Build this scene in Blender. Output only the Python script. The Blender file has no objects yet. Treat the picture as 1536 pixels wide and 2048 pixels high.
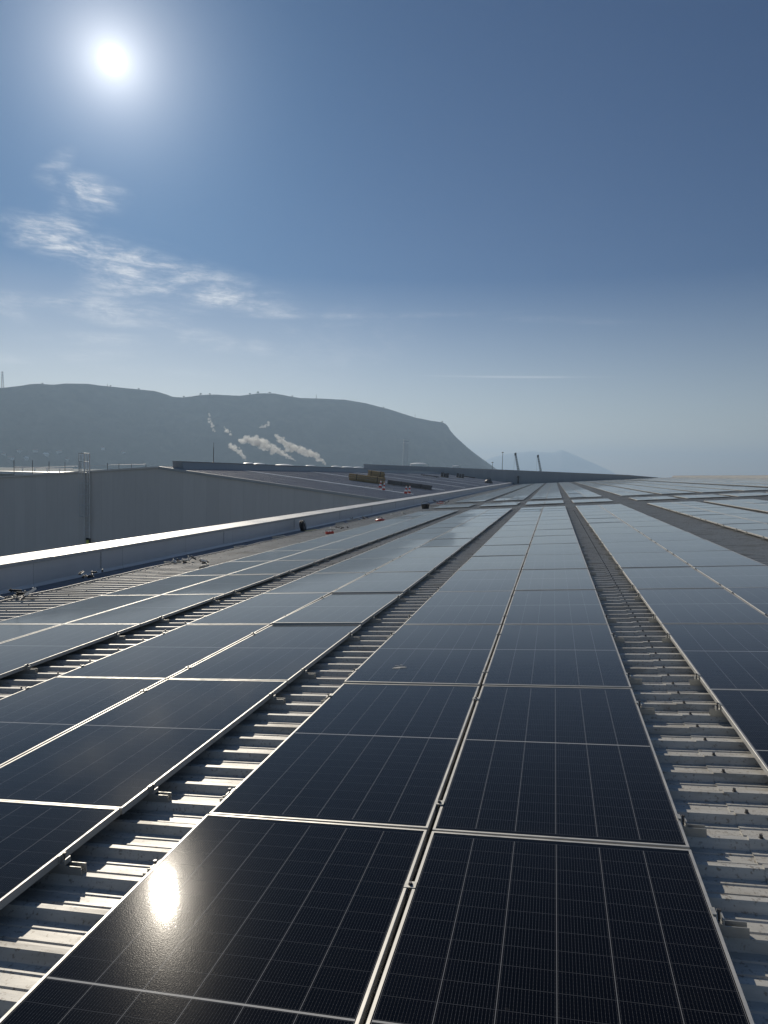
import bpy, bmesh, math, random
from mathutils import Vector, Matrix, noise
random.seed(7)
C = bpy.context.scene
COL = C.collection

# ------------------------------------------------------------------ camera, light, sky, exposure
TILT = 0.0745                                    # slope of the roof, rising to the right
Z0 = 10.0
FPX = 1421.5                                     # focal length in pixels of the 1536 px wide frame
YAW, PITCH, ROLL, EYE = 0.2367, -0.0392, 0.0480, 1.6392
T3 = Matrix(((math.cos(TILT), 0, -math.sin(TILT)), (0, 1, 0), (math.sin(TILT), 0, math.cos(TILT))))
def _rot(a, b, c):
    return Matrix.Rotation(a, 3, 'Z') @ Matrix.Rotation(b, 3, 'X') @ Matrix.Rotation(c, 3, 'Y')
R3 = T3 @ _rot(YAW, PITCH, ROLL)                 # columns: right, forward, up
CAM = T3 @ Vector((0, 0, EYE)) + Vector((0, 0, Z0))
cd = bpy.data.cameras.new('camera')
cam = bpy.data.objects.new('camera', cd); COL.objects.link(cam)
right, fwd, up = R3.col[0], R3.col[1], R3.col[2]
M = Matrix((right, up, -fwd)).transposed().to_4x4(); M.translation = CAM
cam.matrix_world = M
cd.sensor_fit = 'VERTICAL'; cd.sensor_height = 36.0; cd.sensor_width = 27.0
cd.lens = FPX / 2048 * 36.0
cd.clip_start = 0.05; cd.clip_end = 40000
C.camera = cam

def ray(px, py):
    return right * ((px - 768) / FPX) + fwd - up * ((py - 1024) / FPX)
def atY(px, py, Y):
    d = ray(px, py); return CAM + d * ((Y - CAM.y) / d.y)
def atZ(px, py, Z):
    d = ray(px, py); return CAM + d * ((Z - CAM.z) / d.z)
def proj(q):
    v = Vector(q) - CAM; a = v.dot(fwd)
    if a < 0.05: return (9999, 9999)
    return 768 + FPX * v.dot(right) / a, 1024 - FPX * v.dot(up) / a
def RP(x, y, z=0.0):
    return T3 @ Vector((x, y, z)) + Vector((0, 0, Z0))
def onroof(px, py, z=-0.1):
    d = T3.transposed() @ ray(px, py); k = (z - EYE) / d.z
    return Vector((d.x * k, d.y * k, z))          # roof coordinates

SUN = ray(225, 120).normalized()
SUN_EL = math.asin(SUN.z); SUN_AZ = math.atan2(SUN.x, SUN.y)
sl = bpy.data.lights.new('sun', 'SUN'); sl.energy = 3.6; sl.angle = math.radians(0.53); sl.color = (1.0, 0.90, 0.75)
so = bpy.data.objects.new('sun', sl); COL.objects.link(so)
so.rotation_euler = SUN.to_track_quat('Z', 'Y').to_euler(); so.location = (0, 0, 60)

C.render.engine = 'CYCLES'
C.cycles.use_denoising = True
C.cycles.max_bounces = 6; C.cycles.diffuse_bounces = 2; C.cycles.glossy_bounces = 3
C.cycles.transmission_bounces = 2; C.cycles.volume_bounces = 0; C.cycles.transparent_max_bounces = 6
C.cycles.sample_clamp_indirect = 4.0
C.view_settings.view_transform = 'Standard'; C.view_settings.look = 'None'
C.view_settings.exposure = 0.2; C.view_settings.gamma = 1.0
C.view_settings.use_curve_mapping = False

class NT:
    """small helper for node trees"""
    def __init__(s, tree): s.t = tree; s.n = tree.nodes; s.l = tree.links
    def new(s, typ, **k):
        n = s.n.new(typ)
        for a, v in k.items(): setattr(n, a, v)
        return n
    def put(s, sock, v):
        if isinstance(v, bpy.types.NodeSocket): s.l.new(v, sock)
        elif v is not None:
            try: sock.default_value = v
            except Exception: sock.default_value = (v, v, v, 1) if not hasattr(v, '__len__') else (*v, 1)[:4]
    def math(s, op, a, b=None, c=None, clamp=False):
        n = s.new('ShaderNodeMath', operation=op, use_clamp=clamp)
        s.put(n.inputs[0], a)
        if b is not None: s.put(n.inputs[1], b)
        if c is not None: s.put(n.inputs[2], c)
        return n.outputs[0]
    def vmath(s, op, a, b=None, out=0):
        n = s.new('ShaderNodeVectorMath', operation=op); s.put(n.inputs[0], a)
        if b is not None: s.put(n.inputs[1], b)
        return n.outputs[out]
    def mix(s, f, a, b, blend='MIX'):
        n = s.new('ShaderNodeMixRGB', blend_type=blend)
        s.put(n.inputs[0], f); s.put(n.inputs[1], a); s.put(n.inputs[2], b); return n.outputs[0]
    def noise(s, vec, scale, detail=4, rough=0.55, dist=0.0):
        n = s.new('ShaderNodeTexNoise'); s.put(n.inputs['Vector'], vec)
        n.inputs['Scale'].default_value = scale; n.inputs['Detail'].default_value = detail
        n.inputs['Roughness'].default_value = rough; n.inputs['Distortion'].default_value = dist
        return n.outputs['Fac']
    def mapr(s, v, a, b, c=0.0, d=1.0, smooth=False):
        n = s.new('ShaderNodeMapRange'); n.interpolation_type = 'SMOOTHSTEP' if smooth else 'LINEAR'; n.clamp = True
        s.put(n.inputs[0], v)
        for i, x in enumerate((a, b, c, d)): n.inputs[i + 1].default_value = x
        return n.outputs[0]
    def xyz(s, x=0.0, y=0.0, z=0.0):
        n = s.new('ShaderNodeCombineXYZ'); s.put(n.inputs[0], x); s.put(n.inputs[1], y); s.put(n.inputs[2], z); return n.outputs[0]
    def sep(s, v):
        n = s.new('ShaderNodeSeparateXYZ'); s.put(n.inputs[0], v); return n.outputs
    def mapping(s, vec, loc=(0, 0, 0), rot=(0, 0, 0), scale=(1, 1, 1), typ='POINT'):
        n = s.new('ShaderNodeMapping'); n.vector_type = typ; s.put(n.inputs['Vector'], vec)
        n.inputs['Location'].default_value = loc; n.inputs['Rotation'].default_value = rot; n.inputs['Scale'].default_value = scale
        return n.outputs[0]

def azel(px, py):
    d = ray(px, py).normalized(); return math.atan2(d.x, d.y), math.asin(d.z)

def build_world():
    w = bpy.data.worlds.new('World'); C.world = w; w.use_nodes = True
    N = NT(w.node_tree); N.n.clear()
    sky = N.new('ShaderNodeTexSky', sky_type='NISHITA'); sky.sun_disc = False
    sky.sun_elevation = SUN_EL; sky.sun_rotation = SUN_AZ
    sky.altitude = 0; sky.air_density = 1.0; sky.dust_density = 0.3; sky.ozone_density = 1.6
    geo = N.new('ShaderNodeTexCoord').outputs['Generated']
    d = N.vmath('NORMALIZE', geo)
    x, y, z = N.sep(d)
    az = N.math('ARCTAN2', x, y); el = N.math('ARCSINE', z)
    p = N.xyz(az, el, 0.0)
    hsv = N.new('ShaderNodeHueSaturation'); hsv.inputs['Saturation'].default_value = 0.86
    N.put(hsv.inputs['Color'], sky.outputs[0])
    # the air toward the sun is dimmed against the plain model, the far half of the sky is left brighter
    cs = N.vmath('DOT_PRODUCT', d, tuple(SUN), out=1)
    ang = N.math('ARCCOSINE', N.math('MINIMUM', cs, 0.9999999))
    near = N.mix(N.mapr(el, 0.0, 0.26, 0, 1), TINT_LOW, TINT_HIGH)
    base = N.mix(1.0, hsv.outputs[0], N.mix(N.mapr(ang, math.radians(55), math.radians(115), 0, 1, True), near, TINT_BACK), 'MULTIPLY')
    # cirrus: streaky fibres, gathered where the photograph has them (azimuth / elevation of the sky)
    rot = math.radians(14)
    warp = N.vmath('ADD', p, N.vmath('SCALE', N.vmath('SUBTRACT', N.new_noise_col(p, 9.0), (0.5, 0.5, 0.5)), None)) if False else p
    st = N.mapping(p, rot=(0, 0, rot), scale=(10, 50, 1))
    n1 = N.noise(st, 1.0, 7, 0.66, 1.3)
    st2 = N.mapping(p, rot=(0, 0, rot - 0.12), scale=(38, 210, 1))
    n2 = N.noise(st2, 1.0, 6, 0.7, 0.8)
    lump = N.noise(N.mapping(p, scale=(14, 30, 1)), 1.0, 4, 0.6, 0.4)
    fib = N.math('ADD', N.math('MULTIPLY', n1, 0.62), N.math('MULTIPLY', n2, 0.38))
    fib = N.math('ADD', N.math('MULTIPLY', N.mapr(fib, 0.38, 0.70, 0, 1, True), 0.8), 0.14)
    fib = N.math('MULTIPLY', fib, N.mapr(lump, 0.36, 0.64, 0.12, 1.0, True))
    total = None
    def blob(px, py, wpx, hpx, ang, amt):
        nonlocal total
        a, e = azel(px, py)
        a1, e1 = azel(px + 40, py); a2, e2 = azel(px, py - 40)
        sa = math.hypot((a1 - a) , (e1 - e)) / 40; se = abs(e2 - e) / 40
        base_ang = math.atan2(e1 - e, a1 - a)
        v = N.mapping(p, loc=(a, e, 0), rot=(0, 0, math.radians(ang) + base_ang), scale=(wpx * sa * 1.15, hpx * se * 1.2, 1), typ='TEXTURE')
        r = N.vmath('LENGTH', v, out=1)
        m = N.mapr(r, 0.15, 1.0, amt, 0.0, True)
        total = m if total is None else N.math('ADD', total, m)
    blob(178, 385, 95, 42, -12, 1.15); blob(150, 425, 60, 50, 20, .6)
    blob(90, 468, 120, 46, -10, 1.25); blob(180, 500, 120, 30, -14, .5)
    blob(270, 530, 190, 60, -12, .75); blob(380, 570, 230, 52, -10, .75); blob(250, 590, 120, 46, -6, .6)
    blob(460, 602, 160, 26, -10, .7); blob(150, 612, 260, 22, -7, .85); blob(10, 620, 70, 22, -20, .6)
    blob(270, 650, 130, 16, -8, .75); blob(220, 680, 170, 18, -2, .7); blob(390, 672, 90, 34, -10, .5)
    blob(80, 715, 300, 18, 2, .7); blob(300, 742, 160, 12, -4, .8); blob(480, 690, 150, 22, -8, .45)
    blob(110, 330, 60, 26, 30, .45); blob(660, 700, 220, 90, 10, .25); blob(1120, 640, 260, 10, -2, .14)
    blob(560, 630, 520, 8, -1, .28)
    cl = N.math('MULTIPLY', fib, total)
    # thin straight contrail low on the right
    a, e = azel(1030, 754); a1, e1 = azel(1280, 753)
    tilt_ = math.atan2(e1 - e, a1 - a)
    v = N.mapping(p, loc=(a, e, 0), rot=(0, 0, tilt_), scale=(abs(a1 - a) * 1.05, 0.0021, 1), typ='TEXTURE')
    tr = N.mapr(N.vmath('LENGTH', v, out=1), 0.2, 1.0, 0.42, 0.0, True)
    cl = N.math('ADD', cl, N.math('MULTIPLY', tr, N.mapr(n1, 0.3, 0.6, 0.4, 1)), clamp=True)
    cl = N.math('MULTIPLY', cl, 1.12)
    # aureole of the sun in hazy air and its disc
    def lobe(width, amp, power=1.0):
        q = N.math('POWER', N.math('DIVIDE', ang, math.radians(width)), power)
        return N.math('MULTIPLY', N.math('EXPONENT', N.math('MULTIPLY', q, -1.0)), amp)
    halo = lobe(WIDE[0], WIDE[1], 1.3)
    disc = N.math('ADD', lobe(0.42, DISC, 2.0), lobe(1.5, 0.75, 1.2))
    sun_c = N.mix(1.0, (1.0, 0.97, 0.94, 1), N.math('ADD', halo, 0.0), 'MULTIPLY')
    hz = N.mix(1.0, (1.0, 0.98, 0.95, 1), N.math('ADD', disc, 0.0), 'MULTIPLY')
    # sky in display-ready units after the background strength
    skyc = N.mix(1.0, base, (SKY_STR, SKY_STR, SKY_STR, 1), 'MULTIPLY')
    skyc = N.mix(cl, skyc, (0.62, 0.64, 0.68, 1))
    skyc = N.mix(1.0, skyc, sun_c, 'ADD')
    skyc = N.mix(1.0, skyc, hz, 'ADD')
    out = N.mix(1.0, skyc, (1 / SKY_STR,) * 3 + (1,), 'MULTIPLY')
    bg = N.new('ShaderNodeBackground'); N.put(bg.inputs[0], out); bg.inputs[1].default_value = SKY_STR
    o = N.new('ShaderNodeOutputWorld'); N.l.new(bg.outputs[0], o.inputs[0])
    w.cycles.sampling_method = 'MANUAL'; w.cycles.sample_map_resolution = 2048
SKY_STR = 0.06
WIDE = (4.3, 0.52); DISC = 5.0
TINT_LOW = (1.30, 1.14, 1.02, 1); TINT_HIGH = (.088, .255, .500, 1); TINT_BACK = (.80, .90, 1.0, 1)
build_world()

# ------------------------------------------------------------------ mesh helpers
class MB:
    """collects boxes, bars and tubes, then links them as ONE mesh object"""
    def __init__(s): s.v = []; s.f = []; s.mi = []; s.uv = None; s.smooth = []
    def add(s, verts, faces, mi=0, sm=False):
        o = len(s.v); s.v += [tuple(v) for v in verts]
        for f in faces: s.f.append(tuple(i + o for i in f)); s.mi.append(mi); s.smooth.append(sm)
    def box(s, a, b, mi=0):
        x0, y0, z0 = a; x1, y1, z1 = b
        s.add([(x0, y0, z0), (x1, y0, z0), (x1, y1, z0), (x0, y1, z0), (x0, y0, z1), (x1, y0, z1), (x1, y1, z1), (x0, y1, z1)],
              [(3, 2, 1, 0), (4, 5, 6, 7), (0, 1, 5, 4), (1, 2, 6, 5), (2, 3, 7, 6), (3, 0, 4, 7)], mi)
    def obox(s, c, u, v, w, mi=0):
        """box from centre and three half-axes"""
        c, u, v, w = Vector(c), Vector(u), Vector(v), Vector(w)
        P = [c + a * u + b * v + d * w for d in (-1, 1) for b in (-1, 1) for a in (-1, 1)]
        s.add(P, [(0, 2, 3, 1), (4, 5, 7, 6), (0, 1, 5, 4), (1, 3, 7, 5), (3, 2, 6, 7), (2, 0, 4, 6)], mi)
    def tube(s, a, b, r, n=8, r2=None, mi=0, sm=True):
        a, b = Vector(a), Vector(b); r2 = r if r2 is None else r2
        d = (b - a).normalized(); u = d.orthogonal().normalized(); w = d.cross(u)
        P = [a + (u * math.cos(6.28319 * i / n) + w * math.sin(6.28319 * i / n)) * r for i in range(n)]
        P += [b + (u * math.cos(6.28319 * i / n) + w * math.sin(6.28319 * i / n)) * r2 for i in range(n)]
        s.add(P, [(i, (i + 1) % n, n + (i + 1) % n, n + i) for i in range(n)], mi, sm)
        s.add(P, [tuple(range(n - 1, -1, -1)), tuple(range(n, 2 * n))], mi)
    def path(s, pts, r, n=6, mi=0):
        for a, b in zip(pts, pts[1:]): s.tube(a, b, r, n, mi=mi)
    def lathe(s, prof, n=16, c=(0, 0, 0), mi=0):
        c = Vector(c); P = []
        for r, z in prof:
            P += [c + Vector((r * math.cos(6.28319 * i / n), r * math.sin(6.28319 * i / n), z)) for i in range(n)]
        F = []
        for k in range(len(prof) - 1):
            F += [(k * n + i, k * n + (i + 1) % n, (k + 1) * n + (i + 1) % n, (k + 1) * n + i) for i in range(n)]
        s.add(P, F, mi, True)
    def prism(s, poly, vec, mi=0):
        n = len(poly); vec = Vector(vec); P = [Vector(q) for q in poly] + [Vector(q) + vec for q in poly]
        s.add(P, [tuple(range(n - 1, -1, -1)), tuple(range(n, 2 * n))] + [(i, (i + 1) % n, n + (i + 1) % n, n + i) for i in range(n)], mi)
    def mesh(s, name, mats):
        me = bpy.data.meshes.new(name); me.from_pydata(s.v, [], s.f); me.update()
        for m in mats: me.materials.append(m)
        me.polygons.foreach_set('material_index', s.mi)
        me.polygons.foreach_set('use_smooth', s.smooth)
        bm = bmesh.new(); bm.from_mesh(me); bmesh.ops.recalc_face_normals(bm, faces=bm.faces); bm.to_mesh(me); bm.free()
        return me
    def build(s, name, mats, parent=None, loc=None):
        if not isinstance(mats, (list, tuple)): mats = [mats]
        o = bpy.data.objects.new(name, s.mesh(name, mats)); COL.objects.link(o)
        if parent: o.parent = parent
        if loc is not None: o.location = loc
        return o

def tag(o, label=None, cat=None, group=None, kind=None):
    if label: o['label'] = label
    if cat: o['category'] = cat
    if group: o['group'] = group
    if kind: o['kind'] = kind
    return o
def empty(name, loc, label, cat, group=None, rot=(0, 0, 0)):
    o = bpy.data.objects.new(name, None); COL.objects.link(o); o.location = loc; o.rotation_euler = rot
    o.empty_display_size = 0.2
    return tag(o, label, cat, group)
def link(name, mesh, parent=None, loc=None):
    o = bpy.data.objects.new(name, mesh); COL.objects.link(o)
    if parent: o.parent = parent
    if loc is not None: o.location = loc
    return o
ROOFROT = (0, -TILT, 0)

# ------------------------------------------------------------------ materials
def principled(name):
    m = bpy.data.materials.new(name); m.use_nodes = True
    N = NT(m.node_tree); b = m.node_tree.nodes['Principled BSDF']
    return m, N, b
def flat(name, col, rough=0.5, metal=0.0, var=0.12, scale=8.0, bump=0.0, spec=0.5):
    m, N, b = principled(name)
    tc = N.new('ShaderNodeTexCoord').outputs['Object']
    n = N.noise(tc, scale, 5, 0.6)
    f = N.mapr(n, 0.25, 0.75, 1 - var, 1 + var)
    N.put(b.inputs['Base Color'], N.mix(1.0, (*col, 1), N.xyz(f, f, f), 'MULTIPLY'))
    N.put(b.inputs['Roughness'], N.mapr(N.noise(tc, scale * 2.3, 3), 0.3, 0.7, max(0.02, rough - 0.08), min(1, rough + 0.08)))
    b.inputs['Metallic'].default_value = metal
    b.inputs['Specular IOR Level'].default_value = spec
    if bump:
        bp = N.new('ShaderNodeBump'); bp.inputs['Strength'].default_value = bump; bp.inputs['Distance'].default_value = 0.01
        N.put(bp.inputs['Height'], n); N.l.new(bp.outputs[0], b.inputs['Normal'])
    return m

def mat_cells():
    m, N, b = principled('solar_cells')
    uv = N.new('ShaderNodeUVMap').outputs[0]
    u, v, _ = N.sep(uv)                                  # metres on the glass
    obj = N.new('ShaderNodeTexCoord').outputs['Object']
    oi = N.new('ShaderNodeObjectInfo').outputs['Random']
    def line(coord, pitch, off, half):
        t = N.math('FRACT', N.math('DIVIDE', N.math('ADD', coord, off), pitch))
        dd = N.math('MULTIPLY', N.math('MINIMUM', t, N.math('SUBTRACT', 1.0, t)), pitch)
        return N.math('LESS_THAN', dd, half)
    CW, CH = 0.1835, 0.1040
    inx = N.math('LESS_THAN', N.math('ABSOLUTE', u), 3 * CW + 0.0005)
    av = N.math('ABSOLUTE', v)
    iny = N.math('LESS_THAN', av, 11 * CH + 0.009)
    ins = N.math('MULTIPLY', inx, iny)
    av2 = N.math('SUBTRACT', av, 0.008)
    colgap = N.math('MULTIPLY', line(u, CW, 0, 0.0013), ins)
    rowgap = N.math('MULTIPLY', line(av2, CH, 0, 0.0009), ins)
    mid = N.math('MULTIPLY', N.math('LESS_THAN', av, 0.0042), inx)
    bus = N.math('MULTIPLY', line(u, CW / 16, CW / 32, 0.00052), ins)
    pad = N.math('MULTIPLY', line(av2, CH / 6, CH / 12, 0.0014), bus)
    blot = N.noise(obj, 1.7, 5, 0.6)
    var = N.mapr(oi, 0, 1, 0.8, 1.25)
    cell = N.mix(N.mapr(blot, 0.3, 0.7), (0.0010, 0.0013, 0.0030, 1), (0.0018, 0.0023, 0.0050, 1))
    cell = N.mix(1.0, cell, N.xyz(var, var, var), 'MULTIPLY')
    c = N.mix(N.math('MULTIPLY', bus, 0.75), cell, (0.058, 0.060, 0.066, 1))
    c = N.mix(N.math('MULTIPLY', pad, 0.6), c, (0.16, 0.16, 0.17, 1))
    c = N.mix(N.math('MULTIPLY', rowgap, 0.7), c, (0.085, 0.09, 0.10, 1))
    c = N.mix(N.math('MULTIPLY', colgap, 0.9), c, (0.20, 0.205, 0.215, 1))
    c = N.mix(N.math('MULTIPLY', mid, 0.95), c, (0.50, 0.50, 0.49, 1))
    dust = N.noise(obj, 2.6, 6, 0.7, 0.3)
    dd = N.math('MULTIPLY', N.mapr(dust, 0.45, 0.85, 0.0004, 0.009), N.mapr(oi, 0, 1, 0.3, 1.8))
    low = N.math('MULTIPLY', N.mapr(v, -1.18, -1.02, 0.012, 0.0, True), N.mapr(dust, 0.3, 0.7, 0.2, 1.0))   # dirt that the rain leaves along the edge
    spots = N.mapr(N.noise(N.vmath('ADD', obj, N.xyz(N.math('MULTIPLY', oi, 37.0), N.math('MULTIPLY', oi, 91.0), 0.0)), 9.0, 3, 0.7), 0.70, 0.76, 0.0, 0.05)
    dd = N.math('ADD', N.math('ADD', dd, low), spots)
    c = N.mix(dd, c, (0.34, 0.32, 0.29, 1))
    N.put(b.inputs['Base Color'], c)
    b.inputs['IOR'].default_value = 1.20
    b.inputs['Coat Weight'].default_value = 0.035; b.inputs['Coat Roughness'].default_value = 0.15; b.inputs['Coat IOR'].default_value = 1.30
    b.inputs['Sheen Weight'].default_value = 1.0; b.inputs['Sheen Roughness'].default_value = 0.22; b.inputs['Sheen Tint'].default_value = (.86, .86, .84, 1)
    N.put(b.inputs['Roughness'], N.mapr(N.noise(obj, 3.0, 4), 0.3, 0.7, 0.026, 0.034))
    fine = N.noise(obj, 240.0, 2, 0.5)
    soft = N.noise(N.mapping(obj, scale=(1.0, 0.5, 1)), 1.5, 2, 0.4)
    bp2 = N.new('ShaderNodeBump'); bp2.inputs['Strength'].default_value = 0.35; bp2.inputs['Distance'].default_value = 0.006
    N.put(bp2.inputs['Height'], soft)
    bp = N.new('ShaderNodeBump'); bp.inputs['Strength'].default_value = 0.05; bp.inputs['Distance'].default_value = 0.0012
    N.put(bp.inputs['Height'], fine); N.l.new(bp2.outputs[0], bp.inputs['Normal'])
    N.l.new(bp.outputs[0], b.inputs['Normal'])
    bp3 = N.new('ShaderNodeBump'); bp3.inputs['Strength'].default_value = 0.6; bp3.inputs['Distance'].default_value = 0.0003
    N.put(bp3.inputs['Height'], fine); N.l.new(bp2.outputs[0], bp3.inputs['Normal'])
    N.l.new(bp3.outputs[0], b.inputs['Coat Normal'])
    return m

def mat_sheet():
    m, N, b = principled('coated_roof_sheet')
    tc = N.new('ShaderNodeTexCoord').outputs['Object']
    fine = N.noise(N.mapping(tc, scale=(4, 40, 40)), 1.0, 6, 0.7, 0.4)
    blot = N.noise(N.mapping(tc, scale=(1.2, 5, 5)), 1.0, 5, 0.65, 0.6)
    speck = N.noise(tc, 55, 3, 0.6)
    c = N.mix(N.mapr(fine, 0.3, 0.75), (0.44, 0.435, 0.405, 1), (0.57, 0.56, 0.52, 1))
    c = N.mix(N.mapr(blot, 0.50, 0.74, 0, 0.7), c, (0.23, 0.20, 0.155, 1))
    c = N.mix(N.mapr(speck, 0.57, 0.68, 0, 0.7), c, (0.16, 0.13, 0.095, 1))
    N.put(b.inputs['Base Color'], c)
    N.put(b.inputs['Roughness'], N.mapr(blot, 0.3, 0.7, 0.40, 0.62))
    b.inputs['Metallic'].default_value = 0.05
    bp = N.new('ShaderNodeBump'); bp.inputs['Strength'].default_value = 0.25; bp.inputs['Distance'].default_value = 0.004
    N.put(bp.inputs['Height'], blot); N.l.new(bp.outputs[0], b.inputs['Normal'])
    return m

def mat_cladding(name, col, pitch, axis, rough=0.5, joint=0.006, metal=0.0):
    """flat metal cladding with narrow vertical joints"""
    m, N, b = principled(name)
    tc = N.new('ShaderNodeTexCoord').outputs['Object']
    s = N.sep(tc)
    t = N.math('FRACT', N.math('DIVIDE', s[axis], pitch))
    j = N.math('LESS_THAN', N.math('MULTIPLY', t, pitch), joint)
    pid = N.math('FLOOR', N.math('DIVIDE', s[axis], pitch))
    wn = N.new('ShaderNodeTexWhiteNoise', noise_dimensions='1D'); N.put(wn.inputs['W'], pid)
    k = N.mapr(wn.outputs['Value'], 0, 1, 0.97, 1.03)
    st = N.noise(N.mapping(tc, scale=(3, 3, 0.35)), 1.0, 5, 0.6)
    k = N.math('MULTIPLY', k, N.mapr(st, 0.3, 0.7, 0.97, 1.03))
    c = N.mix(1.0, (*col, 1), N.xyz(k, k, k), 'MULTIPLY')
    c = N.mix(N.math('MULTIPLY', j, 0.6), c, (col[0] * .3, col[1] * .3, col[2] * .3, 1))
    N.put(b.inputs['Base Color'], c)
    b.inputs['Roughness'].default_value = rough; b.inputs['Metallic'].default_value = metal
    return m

ALU = flat('anodised_aluminium', (0.48, 0.475, 0.455), 0.52, 0.6, 0.06, 6)
RAILM = flat('mill_aluminium', (0.42, 0.42, 0.40), 0.5, 0.6, 0.10, 20)
STEEL = flat('dark_steel', (0.09, 0.09, 0.095), 0.45, 0.6, 0.1, 20)
CELLS = mat_cells()
SHEET = mat_sheet()
PARA = mat_cladding('parapet_cladding', (0.60, 0.60, 0.61), 3.05, 1, 0.45, 0.012, 0.1)
CAPM = flat('capping_metal', (0.42, 0.43, 0.435), 0.46, 0.2, 0.05, 0.35)
WALLG = mat_cladding('grey_wall_cladding', (0.64, 0.61, 0.58), 1.0, 0, 0.55)
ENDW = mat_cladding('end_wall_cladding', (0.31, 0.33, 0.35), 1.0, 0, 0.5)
ROOF2 = flat('neighbour_roof_sheet', (0.33, 0.335, 0.36), 0.5, 0.1, 0.12, 0.6)
STRIP = flat('rooflight_sheet', (0.62, 0.65, 0.67), 0.3, 0.0, 0.06, 3)
WHITE = flat('white_paint', (0.78, 0.78, 0.76), 0.4, 0, 0.06, 3)
BLACK = flat('black_rubber', (0.018, 0.018, 0.02), 0.6, 0, 0.2, 10)
RED = flat('red_plastic', (0.46, 0.04, 0.025), 0.4, 0, 0.1, 10)
YELLOW = flat('yellow_green_plastic', (0.55, 0.60, 0.10), 0.5, 0, 0.1, 10)
WOOD = flat('sawn_timber', (0.32, 0.235, 0.12), 0.75, 0, 0.35, 5)
GALV = flat('galvanised_steel', (0.68, 0.68, 0.67), 0.5, 0.15, 0.15, 6)
GUTTER = flat('gutter_lining', (0.20, 0.215, 0.25), 0.45, 0.1, 0.2, 3)
CONCR = flat('concrete', (0.36, 0.35, 0.33), 0.85, 0, 0.12, 0.3)

# ------------------------------------------------------------------ the roof we stand on
FAR = 185.0
RIDGE_X = 28.0
EDGE_X = -9.42
LAP_X = 0.81
PAN, CREST = -0.120, -0.080
def sheet(x0, x1, lift, ys, ye, mb, xs=None):
    P = 0.25
    prof = [(0.000, CREST), (0.030, CREST), (0.052, PAN), (0.098, PAN), (0.103, PAN + .005), (0.113, PAN + .005), (0.118, PAN),
            (0.172, PAN), (0.177, PAN + .005), (0.187, PAN + .005), (0.192, PAN), (0.228, PAN)]
    pts = []
    n = int(round((ye - ys) / P))
    for k in range(n):
        pts += [(ys + k * P + a, b + lift) for a, b in prof]
    xs = xs or [x0, x1]
    V = []
    for x in xs: V += [(x, y, z) for y, z in pts]
    m = len(pts)
    F = [(j * m + i, j * m + i + 1, (j + 1) * m + i + 1, (j + 1) * m + i) for j in range(len(xs) - 1) for i in range(m - 1)]
    mb.add(V, F)
    # the cut end of the sheet is a real edge
    E0 = len(mb.v)
    return pts

roof = empty('warehouse', (0, 0, Z0), 'large low warehouse whose corrugated grey roof carries all the solar panels', 'building', rot=ROOFROT)
mb = MB(); sheet(EDGE_X, LAP_X + 0.2, 0.0, -4.0, FAR - 1, mb)
mb.build('roof_sheeting', SHEET, roof)
mb = MB(); sheet(LAP_X, RIDGE_X, 0.007, -4.0, FAR - 1, mb)
# folded end of the upper sheet, a few millimetres thick
pts = []
for k in range(int(24 / 0.25)):
    for a, b in [(0.000, CREST), (0.030, CREST), (0.052, PAN), (0.228, PAN)]: pts.append((-4 + k * .25 + a, b))
V = [(LAP_X, y, z + .007) for y, z in pts] + [(LAP_X, y, z + .001) for y, z in pts]; m_ = len(pts)
mb.add(V, [(i, i + 1, m_ + i + 1, m_ + i) for i in range(m_ - 1)])
# screws with washers along the lap and the purlins
for k in range(int(40 / 0.25)):
    yc = -4 + k * .25 + .015
    for xo, ev in ((0.055, 1), (0.33, 2)):
        if k % ev: continue
        z = CREST + .007
        mb.tube((LAP_X + xo, yc, z), (LAP_X + xo, yc, z + .003), .011, 8, mi=1)
        mb.tube((LAP_X + xo, yc, z + .003), (LAP_X + xo, yc, z + .016), .0075, 6, mi=1)
for k in range(int(30 / 0.25)):
    yc = 2 + k * .25 + .015
    for xo in (-9.2, -8.55, -7.85, -4.85):
        if k % 2: continue
        mb.tube((xo, yc, CREST), (xo, yc, CREST + .016), .008, 6, mi=1)
mb.build('roof_sheeting', [SHEET, STEEL], roof)
# warehouse body below the sheets, gutter, parapet with its capping, far end wall, ridge cap
PX_I, PX_O = -10.25, -10.95                     # parapet faces in world X
PZ_B, PZ_T = 9.0, 9.70
inv = roof.matrix_world                          # children placed in world space through an un-tilted frame
roof2 = roof
def wpart(mb, name, mats):
    """mesh given in world coordinates, parented to the warehouse"""
    o = mb.build(name, mats)
    o.parent = roof
    o.matrix_parent_inverse = (Matrix.Translation((0, 0, Z0)) @ T3.to_4x4()).inverted()
    return o
mb = MB()
mb.box((-10.9, -30, 0), (27.4, FAR - .4, 8.6)); wpart(mb, 'body', WALLG)
mb = MB()
gl = RP(EDGE_X, 0, PAN)
mb.prism([(PX_I + .01, -30, 8.62), (gl.x + .16, -30, 8.62), (gl.x + .16, -30, gl.z - .06), (gl.x - .06, -30, gl.z - .06), (gl.x - .06, -30, gl.z - .02), (gl.x - .09, -30, gl.z - .02), (gl.x - .09, -30, gl.z - .075), (PX_I + .01, -30, gl.z - .045)], (0, FAR + 29.6, 0)); wpart(mb, 'gutter', GUTTER)
mb = MB()
mb.box((PX_O + .03, -30, 7.0), (PX_I, FAR - .35, PZ_T)); 
mb.prism([(PX_I + .002, -30, gl.z - .04), (PX_I + .002, -30, gl.z + .03), (PX_I + .03, -30, gl.z - .04)], (0, FAR + 29, 0))
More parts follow.
